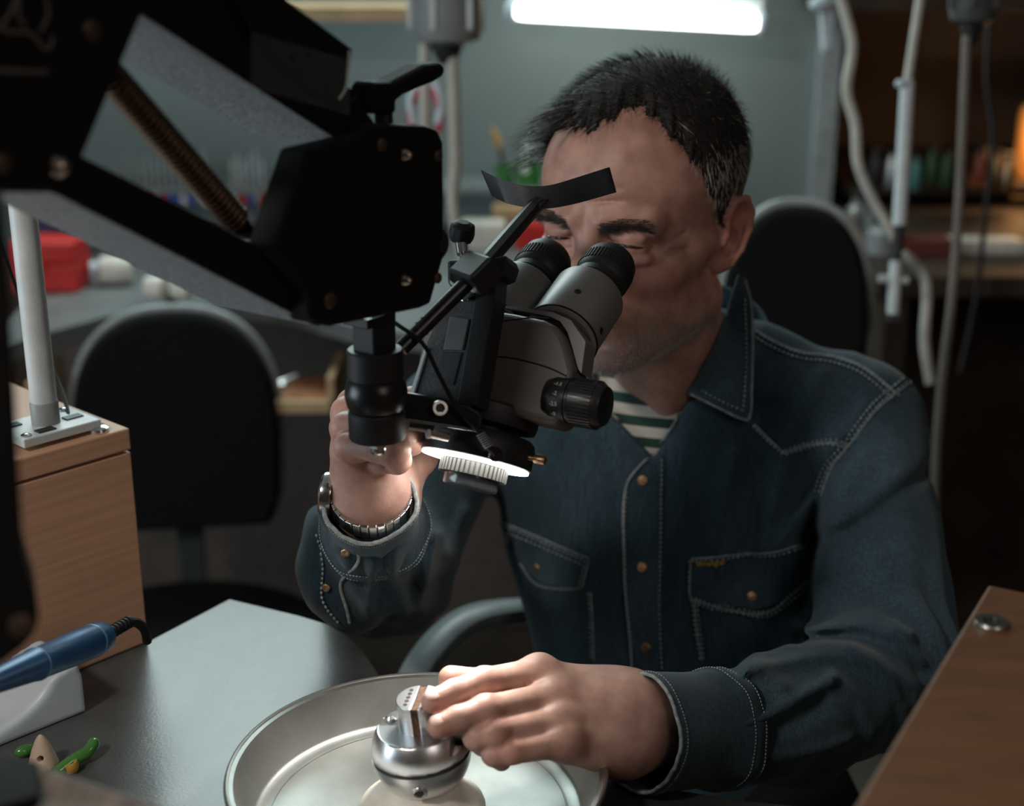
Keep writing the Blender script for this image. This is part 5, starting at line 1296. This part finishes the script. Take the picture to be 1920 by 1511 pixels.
# shelf board above
sh = tag(MB().box((W(630, 18, 2.72)[0]-.35, 2.80, W(630, 20, 2.74)[2]), (.52, .12, .014)).build('wall_shelf', WOODPALE, None, None, .002), 'pale wooden shelf board at the top left of the back wall', 'shelf')
sh2 = tag(MB().box((1.02, 2.88, W(1500, 12, 2.8)[2]+.01), (.42, .10, .016)).build('wall_shelf', DARKWOOD, None, None, .002), 'dark shelf board at the top right beyond the tube lamp', 'shelf')
# hanging flex-shaft motors
def motor(u0, u1, v1, d, label, mat, drop=.16):
    c = W((u0+u1)/2, v1, d); r = (u1-u0)/2*d/FPX; t = thing('hanging_motor', label, 'motor', c, 'flexible-shaft motors hanging over the benches')
    MB().lathe(c, EZ, [(r*.55, 0), (r*.9, .006), (r, .018), (r, drop), (r*.8, drop+.01)], 32).build('housing', mat, t)
    for k in range(6):
        a = 2*math.pi*k/6+.2; MB().box(c+np.array([math.cos(a)*r, math.sin(a)*r, drop*.55]), (.004, .004, drop*.42)).build('rib', WHITEMET if mat is GREYPL else mat, t, None, .001)
    MB().lathe(c, EZ, [(r*.22, -.028), (r*.30, -.02), (r*.45, -.004), (r*.45, .002)], 20).build('nose', DARKMET, t)
    MB().tube([c+EZ*drop, c+EZ*(drop+.06)], .003, 6).build('hanger', STEEL, t)
    return c, t
mc1, mt1 = motor(770, 906, 82, 1.95, 'grey flex-shaft motor hanging behind the clamping lever', GREYPL)
mc2, mt2 = motor(1778, 1866, 46, 1.85, 'dark flex-shaft motor hanging at the upper right', mk('dark_motor', (.06, .065, .065), .5))
def ribbed(pts, r, mat, name, label, cat, d=None, group=None, rib=True):
    c = curve(pts, 90); t = thing(name, label, cat, c[-1], group)
    MB().tube(c, r, 10).build('sheath', mat, t, 60)
    if rib:
        m = MB(); L_ = np.r_[0, np.cumsum(np.linalg.norm(np.diff(c, axis=0), axis=1))]
        for s in np.arange(.004, L_[-1], .0062):
            p = np.array([np.interp(s, L_, c[:, k]) for k in range(3)]); q_ = np.array([np.interp(s+.002, L_, c[:, k]) for k in range(3)]); m.cyl(p, q_, r*1.16, n=10)
        m.build('coil', mat, t, None)
    return t
ribbed([W(848, 108, 1.95), W(851, 200, 1.95), W(853, 300, 1.95), W(849, 370, 1.95), W(856, 430, 1.95), W(880, 520, 1.95)], .0085, ROPE, 'flex_shaft', 'cream ribbed flexible shaft hanging behind the bracket', 'cable', group='hanging shafts')
ribbed([W(797, 84, 2.0), W(797, 240, 2.0), W(800, 330, 2.0), W(806, 470, 2.0)], .0085, ROPE, 'power_cord', 'pale cord hanging left of the cream ribbed shaft', 'cord', rib=False)
ribbed([W(1813, 68, 1.85), W(1806, 220, 1.85), W(1797, 400, 1.85), W(1785, 560, 1.84), W(1768, 700, 1.83), W(1757, 830, 1.82), W(1752, 960, 1.82)], .0060, ROPE2, 'flex_shaft', 'long grey ribbed flexible shaft hanging at the right', 'cable', group='hanging shafts')
# red and white cord loop
lo = [W(775, 235, 2.1), W(770, 190, 2.1), W(782, 160, 2.1), W(800, 150, 2.1), W(818, 165, 2.1), W(826, 200, 2.1), W(822, 232, 2.1)]
rl_ = thing('red_cord_loop', 'looped red and white cord hanging behind the clamping lever', 'cord', W(800, 235, 2.1))
MB().tube([W(800, 150, 2.1), W(800, 100, 2.08), W(806, 40, 2.0)], .004, 8).build('hanger', WHITEPL, rl_); MB().tube(curve(lo, 50), .0062, 10).build('white_strand', WHITEPL, rl_, 60); MB().tube(curve([p+np.array([.0, -.004, -.012]) for p in lo], 50), .0055, 10).build('red_strand', mk('crimson', (.50, .02, .05), .5), rl_, 60)
# white tube with cord at the right
wt_ = thing('air_hose', 'pale slim hose hanging down to a white valve at the right', 'hose', W(1672, 590, 1.9))
MB().cyl(W(1734, -60, 1.9), W(1702, 152, 1.9), .0062, n=16).build('upper_hose', ROPE, wt_); MB().cyl(W(1702, 152, 1.9), W(1686, 424, 1.9), .0095, n=20).build('rigid_tube', WHITEMET, wt_)
MB().ell(W(1689, 157, 1.89), (.008, .006, .006)).build('clip', WHITEPL, wt_); MB().cyl(W(1686, 424, 1.9), W(1680, 492, 1.9), .0072, n=16).build('black_grip', BLKSAT, wt_)
MB().cyl(W(1680, 490, 1.9), W(1674, 594, 1.9), .0086, n=16).build('valve_body', WHITEMET, wt_); MB().cyl(W(1648, 522, 1.9), W(1702, 526, 1.9), .0056, n=12).build('valve_lever', WHITEMET, wt_)
MB().lathe(W(1674, 594, 1.9), EZ, [(.010, -.004), (.0105, .0), (.0105, .006)], 16).build('valve_foot', CHROME, wt_)
ribbed([W(1560, -60, 2.0), W(1586, 30, 2.0), W(1598, 90, 2.0), W(1588, 170, 2.0), W(1604, 235, 2.0), W(1610, 310, 2.0), W(1640, 380, 2.0), W(1680, 450, 1.98)], .0078, ROPE, 'power_cord', 'wavy off-white cord joining the slim hose at the right', 'cord', rib=False)
ribbed([W(1692, 476, 1.98), W(1712, 492, 1.98), W(1733, 520, 1.98), W(1738, 560, 1.98), W(1734, 640, 1.98), W(1745, 720, 1.98)], .0078, ROPE, 'power_cord', 'short bent white cord end below the slim hose', 'cord', rib=False)
ribbed([W(1856, 20, 2.3), W(1850, 150, 2.3), W(1862, 260, 2.3), W(1846, 420, 2.3), W(1830, 560, 2.3), W(1800, 700, 2.3)], .0045, RUBBER, 'power_cord', 'thin dark cord behind the long ribbed shaft', 'cord', rib=False)
hk = thing('hanging_bracket', 'white hanging bracket at the top right of the blue-grey wall', 'bracket', W(1550, 95, 2.5))
MB().prism([W(1534, -30, 2.5), W(1572, -30, 2.5), W(1560, 90, 2.5), W(1544, 96, 2.5)], FW*.012).build('strap', WHITEPL, hk, None, .002); MB().ell(W(1540, 8, 2.49), (.022, .015, .015)).build('hook', WHITEPL, hk)
# cups of tools on the wall shelf
def cup(u, v, d, r, h, mat, name, label, tools=(), group='tool cups on the rear bench'):
    c = W(u, v, d); t = thing(name, label, 'cup', c, group)
    MB().lathe(c, EZ, [(r*.85, 0), (r, h*.1), (r*1.05, h), (r*.95, h), (r*.9, h*.12), (.001, h*.1)], 24).build('cup', mat, t)
    return c
RAILZ = WY(980, 348, 2.85)[2]
rail = tag(MB().box((-.25, 2.90, RAILZ-.006), (.62, .08, .006)).build('glass_shelf', mk('pale_glass_shelf', (.30, .36, .35), .2, trans=.3), None, None, .001), 'narrow pale glass shelf on the back wall carrying tools', 'shelf')
def stand_on_rail(u): return np.array([(u-960)/FPX*(2.86*.951+.6)*1.0, 2.88, RAILZ])
def railp(u):
    r = ray(u, 345); return np.array([CAM[0]+r[0]*(2.86/r[1]), 2.86, RAILZ])
for k, (u, r, h, m, lab) in enumerate(((946, .020, .040, GLASSG, 'green glass cup on the rear shelf beside the brow rest, left one'), (992, .026, .046, GLASSG, 'green glass cup on the rear shelf nearest the man\'s forehead'))):
    c = railp(u); t = thing('glass_cup', lab, 'cup', c)
    MB().lathe(c, EZ, [(r*.85, 0), (r, h*.1), (r*1.05, h), (r*.93, h), (r*.9, h*.12), (.001, h*.1)], 24).build('cup', m, t)
for k in range(3):
    tag(MB().ell(railp(985)+np.array([.002*k, -.02, .035+.024*k]), (.010, .010, .010), n=16, m=10).build('glass_bead', mk('pearl', (.85, .88, .84), .2, coat=.5)), ('lowest', 'middle', 'topmost')[k]+' of the three shiny beads over the green glass cup', 'bead')
br_ = thing('brush', 'brush with a golden tip standing in the left green cup', 'brush', railp(950))
MB().cyl(railp(950)+EZ*.01, railp(938)+EZ*.075, .005, n=10).build('handle', DARKWOOD, br_); MB().tube([railp(938)+EZ*.075, railp(930)+EZ*.10, railp(924)+EZ*.118], [.006, .010, .003], 10).build('bristles', mk('golden_bristle', (.45, .28, .08), .7), br_)
cols = [mk('red_handle', (.45, .05, .03), .4), mk('blue_handle', (.03, .09, .38), .4), mk('steel_handle', (.45, .48, .48), .35, .7), mk('teal_handle', (.05, .16, .14), .4), CREAM]
cn_ = ['red', 'blue', 'steel', 'teal', 'cream']
ORD = ['first', 'second', 'third', 'fourth', 'fifth', 'sixth', 'seventh', 'eighth', 'ninth', 'tenth', 'eleventh', 'twelfth', 'thirteenth', 'fourteenth', 'fifteenth', 'sixteenth', 'seventeenth', 'eighteenth', 'nineteenth']
tu = [218, 236, 252, 268, 280, 292, 305, 318, 330, 344, 358, 372, 386, 438, 448, 458, 470, 482, 494]
ti = [2, 3, 2, 2, 0, 2, 0, 1, 1, 4, 1, 2, 4, 2, 0, 0, 1, 2, 0]
for k, u in enumerate(tu):
    c = railp(u); i = ti[k]; hh = .05+.03*((k*7) % 5)/5
    t = thing('hand_tool', cn_[i]+'-handled hand tool, '+ORD[k]+' from the left on the rear glass shelf', 'hand tool', c, 'hand tools in the row on the glass shelf')
    MB().lathe(c+EZ*(-.045), EZ, [(.004, 0), (.0085, .006), (.0095, .025), (.007, .040), (.004, .046)], 12).build('handle', cols[i], t)
    MB().lathe(c, EZ, [(.0035, 0), (.0035, hh*.6), (.0015, hh)], 10).build('shaft', STEEL, t)
# clutter on the benches under the wall
def clutter(u, v, d, w, h, mat, name, label, kind='box'):
    c = W(u, v, d) if d else WZ(u, v, .948 if u > 1500 else zb)
    if kind == 'box':
        t = thing(name, label, name.split('_')[-1], c); MB().box(c+np.array([0, .03, h/2]), (w/2, .03, h/2)).build('body', mat, t, None, .003); MB().box(c+np.array([0, .03, h]), (w*.46, .028, .003)).build('lid', mat, t, None, .001)
    else:
        t = thing(name, label, name.split('_')[-1], c); MB().lathe(c, EZ, [(w*.4, 0), (w*.5, h*.1), (w*.5, h*.75), (w*.32, h*.9), (w*.32, h)], 20).build('body', mat, t); MB().lathe(c+EZ*h, EZ, [(w*.34, 0), (w*.34, h*.15)], 16).build('lid', DARKMET, t)
clutter(1000, 470, 0, .07, .05, REDPL, 'red_box', 'small red box on the bench beyond the left eyepiece')
clutter(905, 470, 0, .09, .05, CREAM, 'cream_box', 'cream box on the bench behind the star knob')
clutter(960, 455, 0, .08, .07, WOODPALE, 'tan_box', 'tan box behind the small red box')
clutter(40, 440, 0, .05, .12, GLASSC, 'clear_bottle', 'clear bottle behind the white post', 'jar')
clutter(95, 440, 0, .05, .09, mk('violet', (.10, .07, .18), .5), 'violet_bottle', 'dark violet bottle behind the red toolbox', 'jar')
clutter(1840, 478, 0, .17, .022, CREAM, 'paper_stack', 'pale paper stack on the right rear bench')
clutter(1730, 485, 0, .12, .03, mk('maroon', (.14, .03, .025), .6), 'maroon_pouch', 'maroon pouch beside the pale paper stack')
clutter(1610, 470, 0, .06, .10, GLASSC, 'glass_jar', 'glass jar standing left of the slim hose on the right bench', 'jar')
clutter(1655, 480, 0, .06, .06, GREYPL, 'grey_jar', 'grey jar behind the slim hose', 'jar')
for k, (u, m, nm) in enumerate(((1640, DARKMET, 'black'), (1670, cols[2], 'steel'), (1715, cols[3], 'teal'), (1745, mk('leaf_green', (.02, .065, .016), .5), 'green'), (1772, mk('leaf_green', (.02, .065, .016), .5), 'bright green'), (1800, DARKMET, 'dark'), (1835, mk('rust', (.25, .05, .02), .5), 'rust red'), (1862, BRASS, 'brass'), (1886, COPPER, 'copper'))):
    clutter(u, 345+(k % 3)*6, 3.0, .030, .07, m, 'tool_pot', nm+' pot in the row on the dark shelf at the far right', 'jar')
tag(MB().box((1.35, 3.40, W(1760, 352, 3.0)[2]-.012), (.62, .36, .010)).build('wall_shelf', DARKWOOD, None, None, .001), 'dark shelf at the far right carrying a row of pots', 'shelf')
# warm lamp far right
wl_ = thing('amber_lamp', 'dim amber glass lamp at the far right edge', 'lamp', W(1935, 330, 3.2))
MB().lathe(W(1940, 380, 3.2), EZ, [(.05, 0), (.055, .02), (.055, .20), (.05, .22)], 24).build('shade', mk('amber_shade', (.5, .22, .05), .5, emit=(1.0, .45, .12), es=.10), wl_); MB().cyl(W(1940, 400, 3.2), W(1940, 380, 3.2), .02, n=12).build('base', DARKMET, wl_)
pl_ = bpy.data.lights.new('amber_lamp_bulb', 'POINT'); pl_.energy = 1.3; pl_.color = (1, .52, .2); pl_.shadow_soft_size = .06
po_ = bpy.data.objects.new('amber_lamp_bulb', pl_); COL.objects.link(po_); po_.location = W(1930, 260, 3.05)
